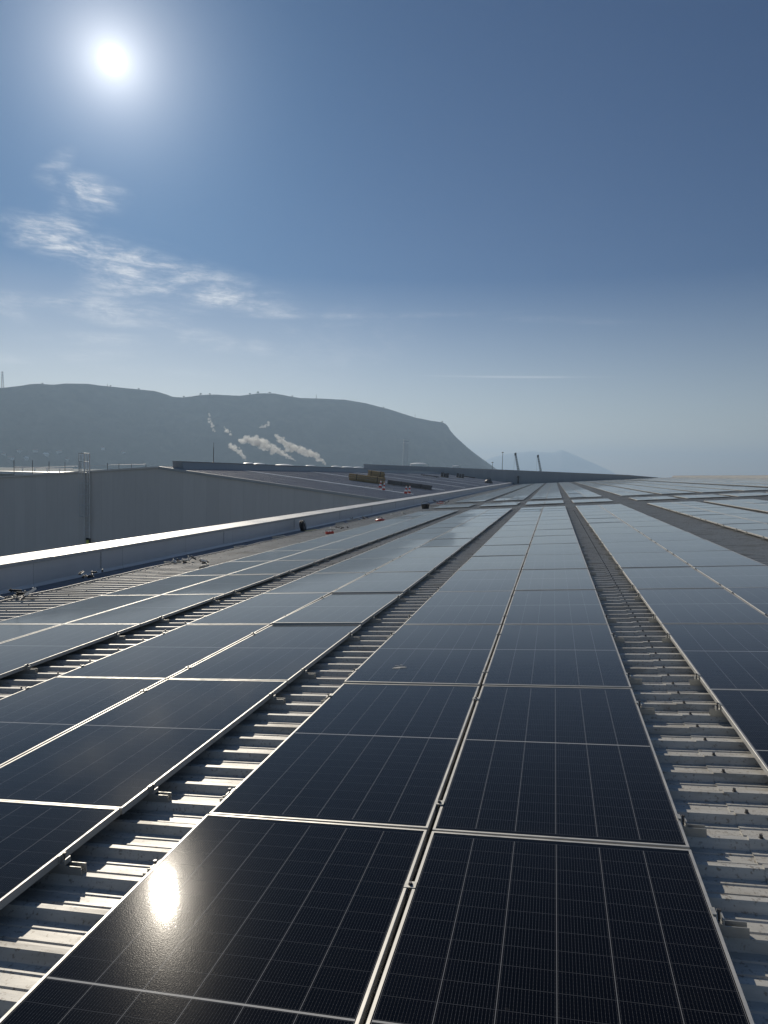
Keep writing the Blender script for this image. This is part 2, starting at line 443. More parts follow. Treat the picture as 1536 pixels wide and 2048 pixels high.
for k in range(60):                               # riveted cover strips at the joints
    y = 1.8 + k * 6.3
    if y > FAR - 2: break
    mb.box((PX_I, y - .05, gl.z + .07), (PX_I + .005, y + .03, PZ_T - .075)); mb.box((PX_I + .005, y - .012, gl.z + .07), (PX_I + .009, y + .002, PZ_T - .075), 1)
    for zz in range(6): mb.box((PX_I + .006, y + .012, gl.z + .17 + zz * .07), (PX_I + .011, y + .02, gl.z + .178 + zz * .07), 1)
par = wpart(mb, 'parapet', [PARA, STEEL])
mb = MB()
y = -30.0; k = 0
while y < FAR - .6:
    y1 = min(y + 3.05, FAR - .36)
    a = .012 * math.sin(k * 2.1); 
    mb.prism([(PX_O - .03, y + .004, PZ_T + .004 + .02), (PX_I + .03, y + .004, PZ_T + .004 + a * .2), (PX_I + .03, y + .004, PZ_T - .07), (PX_I + .026, y + .004, PZ_T - .07), (PX_I + .026, y + .004, PZ_T + .0015 + a * .2), (PX_O - .026, y + .004, PZ_T + .02), (PX_O - .026, y + .004, PZ_T - .06), (PX_O - .03, y + .004, PZ_T - .06)], (0, y1 - y - .008, 0))
    y = y1; k += 1
cap = mb.build('capping', CAPM, par)
cap.matrix_parent_inverse = Matrix()
mb = MB()
zt = lambda X: 12.86 + (X + 9.4) * (12.31 - 12.86) / 27.4
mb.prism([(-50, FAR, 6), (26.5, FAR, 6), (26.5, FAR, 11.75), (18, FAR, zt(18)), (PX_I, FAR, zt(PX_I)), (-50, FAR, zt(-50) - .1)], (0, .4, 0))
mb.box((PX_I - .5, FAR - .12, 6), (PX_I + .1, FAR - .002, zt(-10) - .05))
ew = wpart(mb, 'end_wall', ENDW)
mb = MB()
mb.prism([(-50.1, FAR - .06, zt(-50) - .08), (18, FAR - .06, zt(18) + .02), (18, FAR - .06, zt(18) - .1), (-50.1, FAR - .06, zt(-50) - .2)], (0, .52, 0))
c2 = mb.build('capping', CAPM, ew); c2.matrix_parent_inverse = Matrix()
mb = MB()
mb.tube((PX_I + 1.25, FAR - .2, 9.5), (PX_I + 1.25, FAR - .2, 11.0), .16, 8); mb.box((PX_I + 1.0, FAR - .5, 10.9), (PX_I + 1.5, FAR - .003, 11.4))
o_ = mb.build('downpipe', STEEL, ew); o_.matrix_parent_inverse = Matrix()
mb = MB()
mb.box((RIDGE_X - .25, 60, -.12), (RIDGE_X + .5, FAR - 1, .10)); mb.box((RIDGE_X - .1, 60, .10), (RIDGE_X + .35, FAR - 1, .34))
mb.build('ridge_cap', CAPM, roof)

# ------------------------------------------------------------------ solar panels
PWD, PLN, GAP, PIT = 1.134, 2.384, 0.022, 2.404
HALF = PWD + GAP / 2
def frame_mb(mb, ox=0, oy=0, oz=0, mi=0, lip=.0125):
    w, l, h = PWD / 2, PLN / 2, .035
    O = [(-w, -l), (w, -l), (w, l), (-w, l)]; I = [(-w + lip, -l + lip), (w - lip, -l + lip), (w - lip, l - lip), (-w + lip, l - lip)]
    ch = .0012
    V = [(x, y, -h) for x, y in O] + [(x, y, -ch) for x, y in O]
    V += [(x * (1 - ch / w), y * (1 - ch / l), 0) for x, y in O] + [(x, y, 0) for x, y in I] + [(x, y, -.004) for x, y in I]
    V = [(a + ox, b + oy, c + oz) for a, b, c in V]
    F = []
    for r in range(4):
        for i in range(4):
            j = (i + 1) % 4; F.append((r * 4 + i, r * 4 + j, (r + 1) * 4 + j, (r + 1) * 4 + i))
    mb.add(V, F, mi)
def set_uv(me, ranges):
    uvl = me.uv_layers.new(name='UVMap')
    for p in me.polygons:
        for li in p.loop_indices:
            co = me.vertices[me.loops[li].vertex_index].co
            uvl.data[li].uv = (co.x, co.y)
mb = MB(); frame_mb(mb); FRAME_ME = mb.mesh('frame', [ALU])
gw, glh = PWD / 2 - .0115, PLN / 2 - .0115
def glass_mb(mb, ox=0, oy=0, oz=0, mi=0):
    mb.add([(ox - gw, oy - glh, oz - .0016), (ox + gw, oy - glh, oz - .0016), (ox + gw, oy + glh, oz - .0016), (ox - gw, oy + glh, oz - .0016),
            (ox - gw, oy - glh, oz - .006), (ox + gw, oy - glh, oz - .006), (ox + gw, oy + glh, oz - .006), (ox - gw, oy + glh, oz - .006)],
           [(0, 1, 2, 3), (7, 6, 5, 4)], mi)
mb = MB(); glass_mb(mb); GLASS_ME = mb.mesh('cell_glass', [CELLS]); set_uv(GLASS_ME, None)

ORD = ['first', 'second', 'third', 'fourth', 'fifth', 'sixth', 'seventh', 'eighth', 'ninth', 'tenth', 'eleventh', 'twelfth', 'thirteenth',
       'fourteenth', 'fifteenth', 'sixteenth', 'seventeenth', 'eighteenth', 'nineteenth', 'twentieth']
BLOCK = {'A': (-6.357, 'band beside the parapet'), 'B': (-3.422, 'second band from the parapet'), 'C': (-.631, 'middle band'),
         'D': (2.206, 'band right of middle'), 'E': (5.82, 'band past wide bare strip'), 'F': (8.56, 'band at far right'),
         'G': (11.25, 'rightmost island band'), 'H': (13.95, ''), 'I': (17.55, ''), 'J': (20.25, ''), 'K': (22.95, ''), 'L': (25.65, '')}
Y0 = .826
cands = []
def visible(x, y):
    return any(-60 < proj(RP(x + a, y + b))[0] < 1596 and proj(RP(x + a, y + b))[1] < 2110 for a in (-.56, 0, .56) for b in (-1.19, 0, 1.19))
def area(x, y):
    q = [proj(RP(x + a * .567, y + b * 1.19)) for a, b in ((-1, -1), (1, -1), (1, 1), (-1, 1))]
    return abs(sum(q[i][0] * q[(i + 1) % 4][1] - q[(i + 1) % 4][0] * q[i][1] for i in range(4))) / 2
NEAR_N = 16; MID_Y = 43.9; FARB_Y = 53.9
for b, (xc, ph) in BLOCK.items():
    for s in (-1, 1):
        x = xc + s * (PWD + GAP) / 2
        side = 'left' if s < 0 else 'right'
        if b in 'ABCDEF':
            for r in range(-1, NEAR_N):
                y = Y0 + r * PIT + PLN / 2 + .01
                if visible(x, y): cands.append((b, 'near', r, s, x, y))
        if b in 'ABCDEFGHI':
            for r in range(2):
                y = MID_Y + r * PIT + PLN / 2
                if visible(x, y): cands.append((b, 'mid', r, s, x, y))
        for r in range(int((FAR - 6 - FARB_Y) / PIT)):
            y = FARB_Y + r * PIT + PLN / 2
            if x > 26 and False: continue
            if visible(x, y): cands.append((b, 'far', r, s, x, y))
cands.sort(key=lambda c: -area(c[4], c[5]))
PANELS, REST = cands[:300], cands[300:]
rng = random.Random(3)
for i, (b, zone, r, s, x, y) in enumerate(PANELS):
    side = 'left' if s < 0 else 'right'
    ph = BLOCK[b][1] or f'{ORD["HIJKL".index(b)]} band below the ridge'
    if zone == 'near':
        n = NEAR_N - 1 - r
        rowt = (ORD[n] + ' row') if n < 20 else 'nearest row'
        lab = f'black solar panel, {side} column of {ph}, {rowt} before the walkway'
    elif zone == 'mid':
        lab = f'{"nearer" if r == 0 else "farther"} solar panel of walkway island, {side} column in line with {ph}'
    else:
        lab = f'solar panel in {ORD[r]} row past walkway, {side} column of {ph}'
    if (b, zone, r, s) == ('C', 'near', 0, -1): lab = 'black solar panel with the dazzling sun glare, left foreground of the middle band'
    if (b, zone, r, s) == ('C', 'near', 0, 1): lab = 'black solar panel at bottom right of the middle band, without glare'
    if (b, zone, r, s) == ('C', 'near', 2, -1): lab = 'solar panel with the white bird dropping, left column of the middle band'
    pit = .0085 if (b, zone, r, s) == ('C', 'near', 0, -1) else rng.gauss(0, .0034)
    rt = (pit, -TILT + (.004 if (b, zone, r, s) == ('C', 'near', 0, -1) else rng.gauss(0, .0018)), rng.gauss(0, .0006))
    o = empty('solar_panel', RP(x, y, rng.gauss(0, .0012)), lab, 'solar panel', 'solar panels in rows on the roof', rt)
    link('frame', FRAME_ME, o); link('cell_glass', GLASS_ME, o)
mb = MB()
for b, zone, r, s, x, y in REST:
    oz = rng.gauss(0, .003)
    frame_mb(mb, x, y, oz, 0); glass_mb(mb, x, y, oz, 1)
rest = mb.build('solar_panel_field', [ALU, CELLS], None, (0, 0, Z0)); rest.rotation_euler = ROOFROT
tag(rest, 'mass of solar panels far up the roof towards the end wall', 'solar panels', None, 'stuff')
uvl = rest.data.uv_layers.new(name='UVMap')
k = 0
for (b, zone, r, s, x, y) in REST:
    pass
cent = [(c[4], c[5]) for c in REST]
NV = 28                                           # vertices per panel in the merged field
for p in rest.data.polygons:
    for li in p.loop_indices:
        vi = rest.data.loops[li].vertex_index; c = cent[min(len(cent) - 1, vi // NV)]; co = rest.data.vertices[vi].co
        uvl.data[li].uv = (co.x - c[0], co.y - c[1])

# mounting rails with end clamps along the block edges, mid clamps over the seams
def rail_meshes(sgn):
    """short channel lying on a rib; sgn = direction it sticks out"""
    a, b = (-.10 * sgn, (.115 if sgn > 0 else .07) * sgn); a, b = min(a, b), max(a, b)
    m = MB()
    z0, z1 = CREST + .003, -.0365
    m.box((a, -.020, z0), (b, .020, z0 + .004)); m.box((a, -.020, z0 + .004), (b, -.0165, z1 - .001)); m.box((a, .0165, z0 + .004), (b, .020, z1 - .001))
    m.box((a, -.0165, z1 - .016), (b, -.0135, z1 - .012)); m.box((a, .0135, z1 - .016), (b, .0165, z1 - .012))
    ch = m.mesh('channel', [RAILM])
    m = MB()
    m.box((min(.0015 * sgn, .032 * sgn), -.022, z1), (max(.0015 * sgn, .032 * sgn), .022, z1 + .006))
    m.box((min(.0015 * sgn, .006 * sgn), -.022, z1 + .006), (max(.0015 * sgn, .006 * sgn), .022, .003))
    m.box((min(-.010 * sgn, .006 * sgn), -.022, .003), (max(-.010 * sgn, .006 * sgn), .022, .006))
    m.box((min(.026 * sgn, .032 * sgn), -.022, z1 + .006), (max(.026 * sgn, .032 * sgn), .022, -.012))
    cl = m.mesh('clamp', [RAILM])
    m = MB(); m.tube((.017 * sgn, 0, z1 + .006), (.017 * sgn, 0, .006), .004, 8); m.tube((.017 * sgn, 0, .006), (.017 * sgn, 0, .014), .0085, 6)
    return ch, cl, m.mesh('bolt', [STEEL])
RM = {1: rail_meshes(1), -1: rail_meshes(-1)}
m = MB(); m.box((-.024, -.022, .0022), (.024, .022, .0055)); m.box((-.0095, -.022, -.03), (-.0065, .022, .0022)); m.box((.0065, -.022, -.03), (.0095, .022, .0022))
PLATE = m.mesh('plate', [RAILM])
m = MB(); m.tube((0, 0, .0055), (0, 0, .0072), .0105, 12); m.tube((0, 0, .0072), (0, 0, .0145), .0078, 6); BOLT = m.mesh('bolt', [STEEL])
m = MB(); m.box((-.20, -.020, CREST + .003), (.20, .020, -.037)); CHAN = m.mesh('channel', [RAILM])
def snap(y): return -4 + .25 * round((y + 4 - .015) / .25) + .015
LIM = {'A': 13, 'B': 12, 'C': 9, 'D': 10, 'E': 14}
for b, nmax in LIM.items():
    xc, ph = BLOCK[b]
    for r in range(-1, nmax):
        for hi, off in ((0, .36), (1, 1.98)):
            y = snap(Y0 + r * PIT + off)
            n = NEAR_N - 1 - r
            rowt = ORD[n] + ' row' if n < 20 else 'nearest row'
            for sgn in (-1, 1):
                if (b == 'A' and sgn < 0) or (b == 'E' and sgn > 0) or (b == 'D' and sgn > 0): continue
                if b == 'C' and r > 6 or b == 'B' and sgn < 0 and r > 7: continue
                x = xc + sgn * HALF
                q = proj(RP(x, y))
                if not (-20 < q[0] < 1556 and q[1] < 2080): continue
                sd = 'left' if sgn < 0 else 'right'
                o = empty('mounting_rail', RP(x, y), f'rail clamp, {sd} edge of {ph}, {rowt} from walkway, {"nearer" if hi == 0 else "farther"}',
                          'mounting rail', 'mounting rails at the panel edges', ROOFROT)
                link('channel', RM[sgn][0], o); c_ = link('clamp', RM[sgn][1], o); link('bolt', RM[sgn][2], c_)
            if b in 'BCDE' and (b != 'B' or r < 8) and r < 9:
                q = proj(RP(xc, y))
                if not (-10 < q[0] < 1546 and q[1] < 2070): continue
                o = empty('seam_clamp', RP(xc, y), f'seam clamp in {ph}, {rowt} before walkway, {"nearer" if hi == 0 else "farther"} one',
                          'clamp', 'clamps along the panel seams', ROOFROT)
                link('plate', PLATE, o); link('bolt', BOLT, o); link('channel', CHAN, o)

# white bird dropping on one panel
q = onroof(795, 1336, 0.0)
mb = MB()
rg = random.Random(5)
for (dx, dy, rx, ry, a) in ((0, 0, .035, .016, .2), (.03, .03, .05, .005, .5), (-.01, .06, .03, .004, -.5), (.05, .01, .03, .006, .1), (-.03, -.012, .02, .006, .8), (.012, .10, .012, .006, 0)):
    n = 12; P = []
    for i in range(n):
        t = 6.283 * i / n; rr = 1 + rg.uniform(-.25, .25); ux, uy = rx * math.cos(t) * rr, ry * math.sin(t) * rr
        P.append((dx + ux * math.cos(a) - uy * math.sin(a), dy + ux * math.sin(a) + uy * math.cos(a), 0))
    mb.prism(P, (0, 0, .0012 + .0004 * abs(dx)))
o = mb.build('bird_dropping', flat('chalky_white', (0.45, 0.45, 0.43), .8), None, RP(q.x, q.y, .0015)); o.rotation_euler = ROOFROT
tag(o, 'pale splash of bird dropping on a panel left of the middle seam', 'bird dropping')

# ------------------------------------------------------------------ the neighbouring gabled hall
GY = 49.0
AP = atY(318, 933.5, GY)                         # apex of the gable
VX, VZ = PX_O - .04, 9.60                        # valley against the parapet
LX = -62.0; LZ = AP.z - (AP.x - LX) * .078
hall = empty('gabled_hall', (AP.x, GY, 0), 'grey gabled industrial hall left of the parapet, its roof sloping to it', 'building')
off = Vector((-AP.x, -GY, 0))
def hp(m, name, mats, par=hall):
    m.v = [tuple(Vector(v) + off) for v in m.v]; return m.build(name, mats, par)
mb = MB(); mb.prism([(LX, GY, 0), (VX, GY, 0), (VX, GY, VZ - .06), (AP.x, GY, AP.z - .06), (LX, GY, LZ - .06)], (0, .3, 0)); hp(mb, 'wall', WALLG)
mb = MB()
mb.prism([(AP.x, GY - .04, AP.z - .05), (VX, GY - .04, VZ - .05), (VX, GY - .04, VZ), (AP.x, GY - .04, AP.z)], (0, FAR - GY - .4, 0))
mb.prism([(LX, GY - .04, LZ - .05), (AP.x, GY - .04, AP.z - .05), (AP.x, GY - .04, AP.z), (LX, GY - .04, LZ)], (0, FAR - GY - .4, 0))
# trapezoidal ribs running down the slope, as on the roof in front
pr = [(0, .004), (.022, .044), (.052, .044), (.074, .004)]
V = []
yk = []
y = GY + .2
while y < FAR - 1:
    yk += [(y + a_, b_) for a_, b_ in pr]; y += .25
for X, Z in ((AP.x, AP.z), (VX, VZ)): V += [(X, y_, Z + z_) for y_, z_ in yk]
n_ = len(yk); mb.add(V, [(i, i + 1, n_ + i + 1, n_ + i) for i in range(n_ - 1) if i % 4 != 3])
rf2 = hp(mb, 'roof', ROOF2)
RS = (VZ - AP.z) / (VX - AP.x)
def hz(x): return AP.z + (x - AP.x) * RS
mb = MB()
mb.prism([(AP.x, GY - .10, AP.z + .03), (VX, GY - .10, VZ + .03), (VX, GY - .10, VZ - .16), (AP.x, GY - .10, AP.z - .16)], (0, .055, 0))
mb.prism([(AP.x, GY - .045, AP.z + .004), (VX, GY - .045, VZ + .004), (VX, GY - .045, VZ + .032), (AP.x, GY - .045, AP.z + .032)], (0, .16, 0))
hp(mb, 'verge_trim', CAPM)
mb = MB()
mb.prism([(LX, GY - .10, LZ + .03), (AP.x - .002, GY - .10, AP.z + .03), (AP.x - .002, GY - .10, AP.z - .10), (LX, GY - .10, LZ - .10)], (0, .055, 0))
hp(mb, 'verge_trim', WALLG)
# raised ridge casing
U0 = atY(348, 922, GY + 1); U1 = atY(362, 936, GY + 1)
mb = MB()
mb.prism([(U0.x - .1, GY + 1, U1.z - .15), (U0.x, GY + .8, U0.z - .03), (U0.x + .75, GY + .8, U0.z - .03), (U0.x + .95, GY + 1, U1.z - .35)], (0, FAR - GY - 1.6, 0))
mb.box((U0.x - .03, GY + .75, U0.z - .03), (U0.x + .85, FAR - .8, U0.z))
hp(mb, 'ridge_casing', ENDW)
# translucent strips running down the slope
def yfor(px, X):
    lo, hi = GY, FAR
    for _ in range(50):
        md = (lo + hi) / 2
        if proj((X, md, hz(X)))[0] < px: lo = md
        else: hi = md
    return lo
XR = U0.x + 1.2
sy = [yfor(489, XR), yfor(622, XR)]
step = sy[1] - sy[0]
ys = [sy[0] + k * step for k in range(12) if sy[0] + k * step < FAR - 4]
print('strips', ys)
for y in ys:
    mb = MB(); x1 = VX - .9
    w_ = .28 + .012 * (y - GY) / 10
    mb.prism([(XR, y - w_, hz(XR) + .003), (x1, y - w_, hz(x1) + .003), (x1, y - w_, hz(x1) + .07), (XR, y - w_, hz(XR) + .07)], (0, 2 * w_, 0))
    hp(mb, 'rooflight_strip', STRIP)
# lightning rod on the ridge
b_ = Vector((U0.x + .35, yfor(441, U0.x + .35), U0.z))
tp = atY(427, 886, 0) if False else None
yy = GY + 9
pb = atY(427, 924, yy); pt = atY(427, 885, yy)
rod = empty('lightning_rod', (pb.x, yy, pb.z - .1), 'thin dark lightning rod standing on the ridge of the gabled hall', 'lightning rod')
mb = MB(); mb.tube((0, 0, 0), (0, 0, (pt.z - pb.z) * .8), .032, 6); mb.tube((0, 0, (pt.z - pb.z) * .8), (0, 0, pt.z - pb.z + .1), .018, 6); mb.build('mast', STEEL, rod)
mb = MB(); mb.lathe([(.16, -.4), (.16, .03), (.05, .1), (.03, .1)], 10); mb.build('foot', STEEL, rod)
# caged ladder up the gable wall
lt = atY(178, 907, GY - .5); ly = GY - .16
lb = 5.6
lx = atY(174, 940, ly).x
wt = AP.z - (AP.x - lx) * .078
lad = empty('caged_ladder', (lx, ly, lb), 'tall grey caged ladder fixed to the dark gable wall', 'ladder')
H = lt.z - lb
for sx in (-.23, .23):
    mb = MB(); mb.tube((sx, 0, 0), (sx, 0, H), .05, 8); mb.build('rail', GALV, lad)
k = 0
z = .25
while z < H - 1.0:
    mb = MB(); mb.tube((-.23, 0, z), (.23, 0, z), .024, 6); mb.build('rung', GALV, lad); z += .3
mb = MB()
for z in [2.0 + i * .85 for i in range(int((H - 1.8) / .85) + 1)] + [H]:
    P = [(-.23 + 0, 0, z)] + [(.36 * math.cos(t), -.38 + .40 * -math.sin(t) + .0, z) for t in [math.pi - math.pi * i / 10 for i in range(11)]] + [(.23, 0, z)]
    mb.path(P, .028, 5)
for t in [math.pi * (i + .3) / 5 for i in range(5)]:
    mb.tube((.36 * math.cos(t), -.38 - .40 * math.sin(t), 2.0), (.36 * math.cos(t), -.38 - .40 * math.sin(t), H), .026, 5)
mb.build('cage', GALV, lad)
mb = MB()
for z in [.5 + i * 1.9 for i in range(3)] + [wt - lb - .3]:
    for sx in (-.23, .23): mb.tube((sx, 0, z), (sx * 1.0, .158, z), .018, 6)
mb.build('wall_bracket', GALV, lad)
gz = atY(177, 1086, ly - .2)
mb = MB(); mb.box((-.02, -.07, gz.z - lb - .35), (.20, -.045, gz.z - lb + .22)); mb.build('guard_plate', YELLOW, lad)
mb = MB(); mb.box((-.0, -.16, gz.z - lb + .23), (.20, -.06, gz.z - lb + .38)); mb.box((.26, -.12, gz.z - lb + .05), (.36, -.04, gz.z - lb + .35)); mb.build('lock_box', BLACK, lad)

# guard rail on the far slope of the hall
posts = [(28, 920), (65, 920.5), (98, 923), (130, 923.5), (160, 925), (215, 926), (238, 927), (263, 928), (292, 929.5)]
gr_o = atY(28, 945, GY + 11)
gr = empty('guard_rail', (gr_o.x, GY + 11, gr_o.z), 'thin dark guard rail of posts along the hall roof edge left of the ladder', 'guard rail')
tops = []
for i, (px, py) in enumerate(posts):
    Y = GY + 11 + i * 1.1
    a = atY(px, py, Y)
    gz_ = AP.z - (AP.x - a.x) * .078
    p_ = Vector((a.x, Y, 0)); 
    mb = MB(); mb.tube(p_ + Vector((0, 0, gz_ - .02)) - gr.location, Vector(a) - gr.location, .028, 6); mb.build('post', STEEL, gr)
    tops.append((a, gz_))
for frac in (.62, .30):
    mb = MB(); mb.path([Vector((a.x, a.y, g + (tops[0][0].z - tops[0][1]) * frac)) - gr.location for a, g in tops], .016, 5); mb.build('rail', GALV, gr)
# white flat roof and pipework behind the hall on the left
w0 = atY(-30, 944, 120); w1 = atY(92, 944, 120)
wr = empty('white_roofed_shed', (w0.x, 120, 0), 'low shed with a bright white roof behind the hall, far left', 'building')
mb = MB(); mb.box((0, 0, 0), (w1.x - w0.x, 40, w0.z - .3)); mb.build('wall', CONCR, wr)
mb = MB(); mb.box((-.3, -.3, w0.z - .3), (w1.x - w0.x + .3, 40.3, w0.z + .25)); mb.build('roof', WHITE, wr)
mb = MB()
for i in range(4): mb.tube((2 + i * 3, 8, w0.z + .25), (2 + i * 3, 8, w0.z + 1.1), .12, 8)
mb.tube((0, 8, w0.z + 1.1), (w1.x - w0.x, 8, w0.z + 1.0), .10, 8); mb.build('pipe', GALV, wr)

# ------------------------------------------------------------------ loose things on the hall roof
def on_hall(px, py):
    """where the pixel's ray meets the right slope of the hall"""
    d = ray(px, py); n = Vector((-RS, 0, 1)); p0 = Vector((AP.x, 0, AP.z))
    k = (p0 - CAM).dot(n) / d.dot(n); return CAM + d * k
HROT = (0, -math.atan(RS), 0)
def timber_stack(px, py, wx, wy, h, label, rz=0.0, tiers=3):
    q = on_hall(px, py); t = empty('timber_stack', q, label, 'timber stack', 'timber stacks on the hall roof', (0, -math.atan(RS), rz))
    rr = random.Random(int(px))
    for s in (-.42, 0, .42):
        mb = MB(); mb.box((-wx / 2, s * wy - .06, 0), (wx / 2, s * wy + .06, .12)); mb.build('skid', WOOD, t)
    mb = MB(); z = .12
    for k in range(tiers):
        x = -wx / 2
        th = (h - .12) / tiers
        y = -wy / 2
        while y < wy / 2 - .05:
            w_ = rr.uniform(.14, .24); mb.box((x + rr.uniform(-.12, .02), y, z), (wx / 2 + rr.uniform(-.25, .1), min(y + w_ - .02, wy / 2), z + th - .03)); y += w_
        z += th
    mb.build('planks', WOOD, t)
    mb = MB()
    for s in (-.3, .3): mb.box((s * wx - .03, -wy / 2 - .01, .12), (s * wx + .03, wy / 2 + .01, h + .012))
    mb.build('strap', BLACK, t)
timber_stack(733, 965, 3.6, 1.6, .75, 'long low stack of brown timber on the hall roof beside the cones', .25, 3)
timber_stack(752, 957, 1.9, 1.6, .95, 'tall squarer stack of brown timber behind the long one', .1, 4)
def bundle(px, py, wx, wy, h, label, cat='rail bundle', name='rail_bundle', mat=STEEL, rz=.2):
    q = on_hall(px, py); t = empty(name, q, label, cat, None, (0, -math.atan(RS), rz))
    for s in (-.36, .36):
        mb = MB(); mb.box((s * wx - .07, -wy / 2 - .1, 0), (s * wx + .07, wy / 2 + .1, .10)); mb.build('batten', WOOD, t)
    mb = MB(); n = max(3, int(wy / .16)); m_ = max(2, int(h / .13))
    for j in range(m_):
        for i in range(n):
            dx = random.uniform(-.08, .08); y = -wy / 2 + i * wy / n; z = .1 + j * (h - .1) / m_
            mb.box((-wx / 2 + dx, y + .01, z), (wx / 2 + dx, y + wy / n - .03, z + (h - .1) / m_ - .02))
    mb.build('rails', mat, t)
    mb = MB()
    for s in (-.2, .25): mb.box((s * wx - .025, -wy / 2 - .012, .09), (s * wx + .025, wy / 2 + .012, h + .01))
    mb.build('strap', BLACK, t)
bundle(819, 975.5, 4.6, .9, .55, 'long dark bundle of metal rails on the hall roof right of the cones')
PALLET = flat('dark_wrapped_goods', (0.06, 0.06, 0.062), .5)
for px, py, w_, h, lab in ((889, 955, 1.6, .95, 'dark wrapped pallet on the hall roof, left one of two near the end wall'), (920, 956, 1.7, 1.0, 'dark wrapped pallet on the hall roof, right one of two near the end wall')):
    q = on_hall(px, py); t = empty('pallet_load', q, lab, 'pallet', 'pallets near the end wall', (0, -math.atan(RS), .1))
    mb = MB()
    for s in (-.45, 0, .45): mb.box((-w_ / 2, s * w_ - .06, 0), (w_ / 2, s * w_ + .06, .14))
    mb.build('pallet', WOOD, t)
    mb = MB()
    for k, sx in enumerate((-.48, -.12, .22)): mb.box((sx * w_, -w_ / 2, .14), ((sx + .28) * w_, w_ / 2, h - .1 * k % .2))
    mb.build('goods', PALLET, t)
bundle(860, 953.8, 3.4, .6, .3, 'thin flat bundle of rails on the hall roof left of the pallets', mat=STEEL)
bundle(938, 955.8, 3.0, .6, .35, 'thin flat bundle of rails on the hall roof right of the pallets', mat=STEEL)
q = on_hall(977, 966.5); t = empty('tool_bag', q, 'dark slumped tool bag on the hall roof near the valley', 'bag', None, HROT)
mb = MB(); mb.lathe([(.0, 0), (.75, 0), (.85, .25), (.6, .6), (.25, .8), (.0, .82)], 12); mb.build('bag', PALLET, t)
mb = MB(); mb.path([(-.4, 0, .7), (-.2, 0, 1.05), (.2, 0, 1.05), (.4, 0, .7)], .05, 6); mb.build('handle', BLACK, t)
def cone(px, py, label, lean=0.0):
    q = on_hall(px, py); t = empty('traffic_cone', q, label, 'traffic cone', 'traffic cones on the hall roof', (lean, -math.atan(RS), .4)); t.scale = (.8, .8, .8)
    mb = MB(); mb.box((-.24, -.24, 0), (.24, .24, .05)); mb.build('base', RED, t)
    mb = MB(); mb.lathe([(.19, .05), (.15, .28), (.115, .48), (.085, .66), (.045, .92), (.0, .93)], 14); c = mb.build('cone', RED, t)
    mb = MB(); mb.lathe([(.158, .27), (.119, .48)], 14); mb.lathe([(.09, .66), (.062, .84)], 14); mb.build('band', WHITE, c)
cone(760, 976, 'red and white traffic cone by the timber, left one of the first pair', .1)
cone(767, 981.5, 'red and white traffic cone, lower one of the pair by the timber')
cone(811, 988, 'red and white traffic cone left of its neighbour, below the dark rail bundle')
cone(818, 987.5, 'red and white traffic cone nearest the parapet, below the dark rail bundle')
q = on_hall(757, 977); t = empty('plank_pile', q, 'thin dark boards lying flat on the hall roof behind a traffic cone', 'boards', None, (0, -math.atan(RS), .3))
for i in range(4):
    mb = MB(); mb.box((-1.2, -.4 + i * .2, .003), (1.3 - .1 * i, -.24 + i * .2, .05 + .01 * i)); mb.build('board', STEEL if i % 2 else GALV, t)

# ------------------------------------------------------------------ litter of tools and offcuts along the gutter
def rail_piece(px0, py0, px1, py1, label, h=.04, mat=RAILM):
    a, b = onroof(px0, py0, CREST), onroof(px1, py1, CREST); d = b - a; L = d.length; n = d.normalized(); s = Vector((-n.y, n.x, 0))
    t = empty('rail_offcut', RP(a.x, a.y, CREST), label, 'rail offcut', 'rail offcuts along the gutter', ROOFROT)
    mb = MB(); up_ = Vector((0, 0, 1))
    mb.obox(n * L / 2 + up_ * .004, n * L / 2, s * .021, up_ * .002)
    mb.obox(n * L / 2 + s * .02 + up_ * (h / 2 + .006), n * L / 2, s * .0015, up_ * h / 2); mb.obox(n * L / 2 - s * .02 + up_ * (h / 2 + .006), n * L / 2, s * .0015, up_ * h / 2)
    mb.build('channel', mat, t)
    mb = MB(); mb.obox(n * (L * .1) + up_ * .02, n * .02, s * .017, up_ * .012); mb.build('joiner', STEEL, t)
rail_piece(328, 1128, 362, 1126, 'pale metal rail offcut beside the cable clutter along the gutter', .05)
rail_piece(468, 1096.5, 488, 1094.5, 'pale short rail offcut lying at the roof edge below a parapet joint', .05)
rail_piece(610, 1063, 634, 1060, 'pale yellowish rail lying beside the coiled black hose', .03, flat('faded_yellow', (.50, .48, .26), .6))
rail_piece(545, 1077, 570, 1074, 'pale rail offcut between the coiled hose and the parapet joint', .05)
rail_piece(695, 1043.5, 716, 1040, 'pale rail offcut in the gutter beyond the red tool tray', .06)
rail_piece(672, 1050, 688, 1047, 'shorter pale rail offcut just beyond the coiled hose', .06)
rail_piece(850, 1012.5, 878, 1012.5, 'long pale rail lying beside the dark tool pile', .06)
rail_piece(400, 1139.5, 412, 1137, 'pale rail offcut standing clear of the panels by the clamp heap', .07)
rail_piece(10, 1200, 48, 1192, 'pale rail offcut at the left picture edge by the gutter', .05)
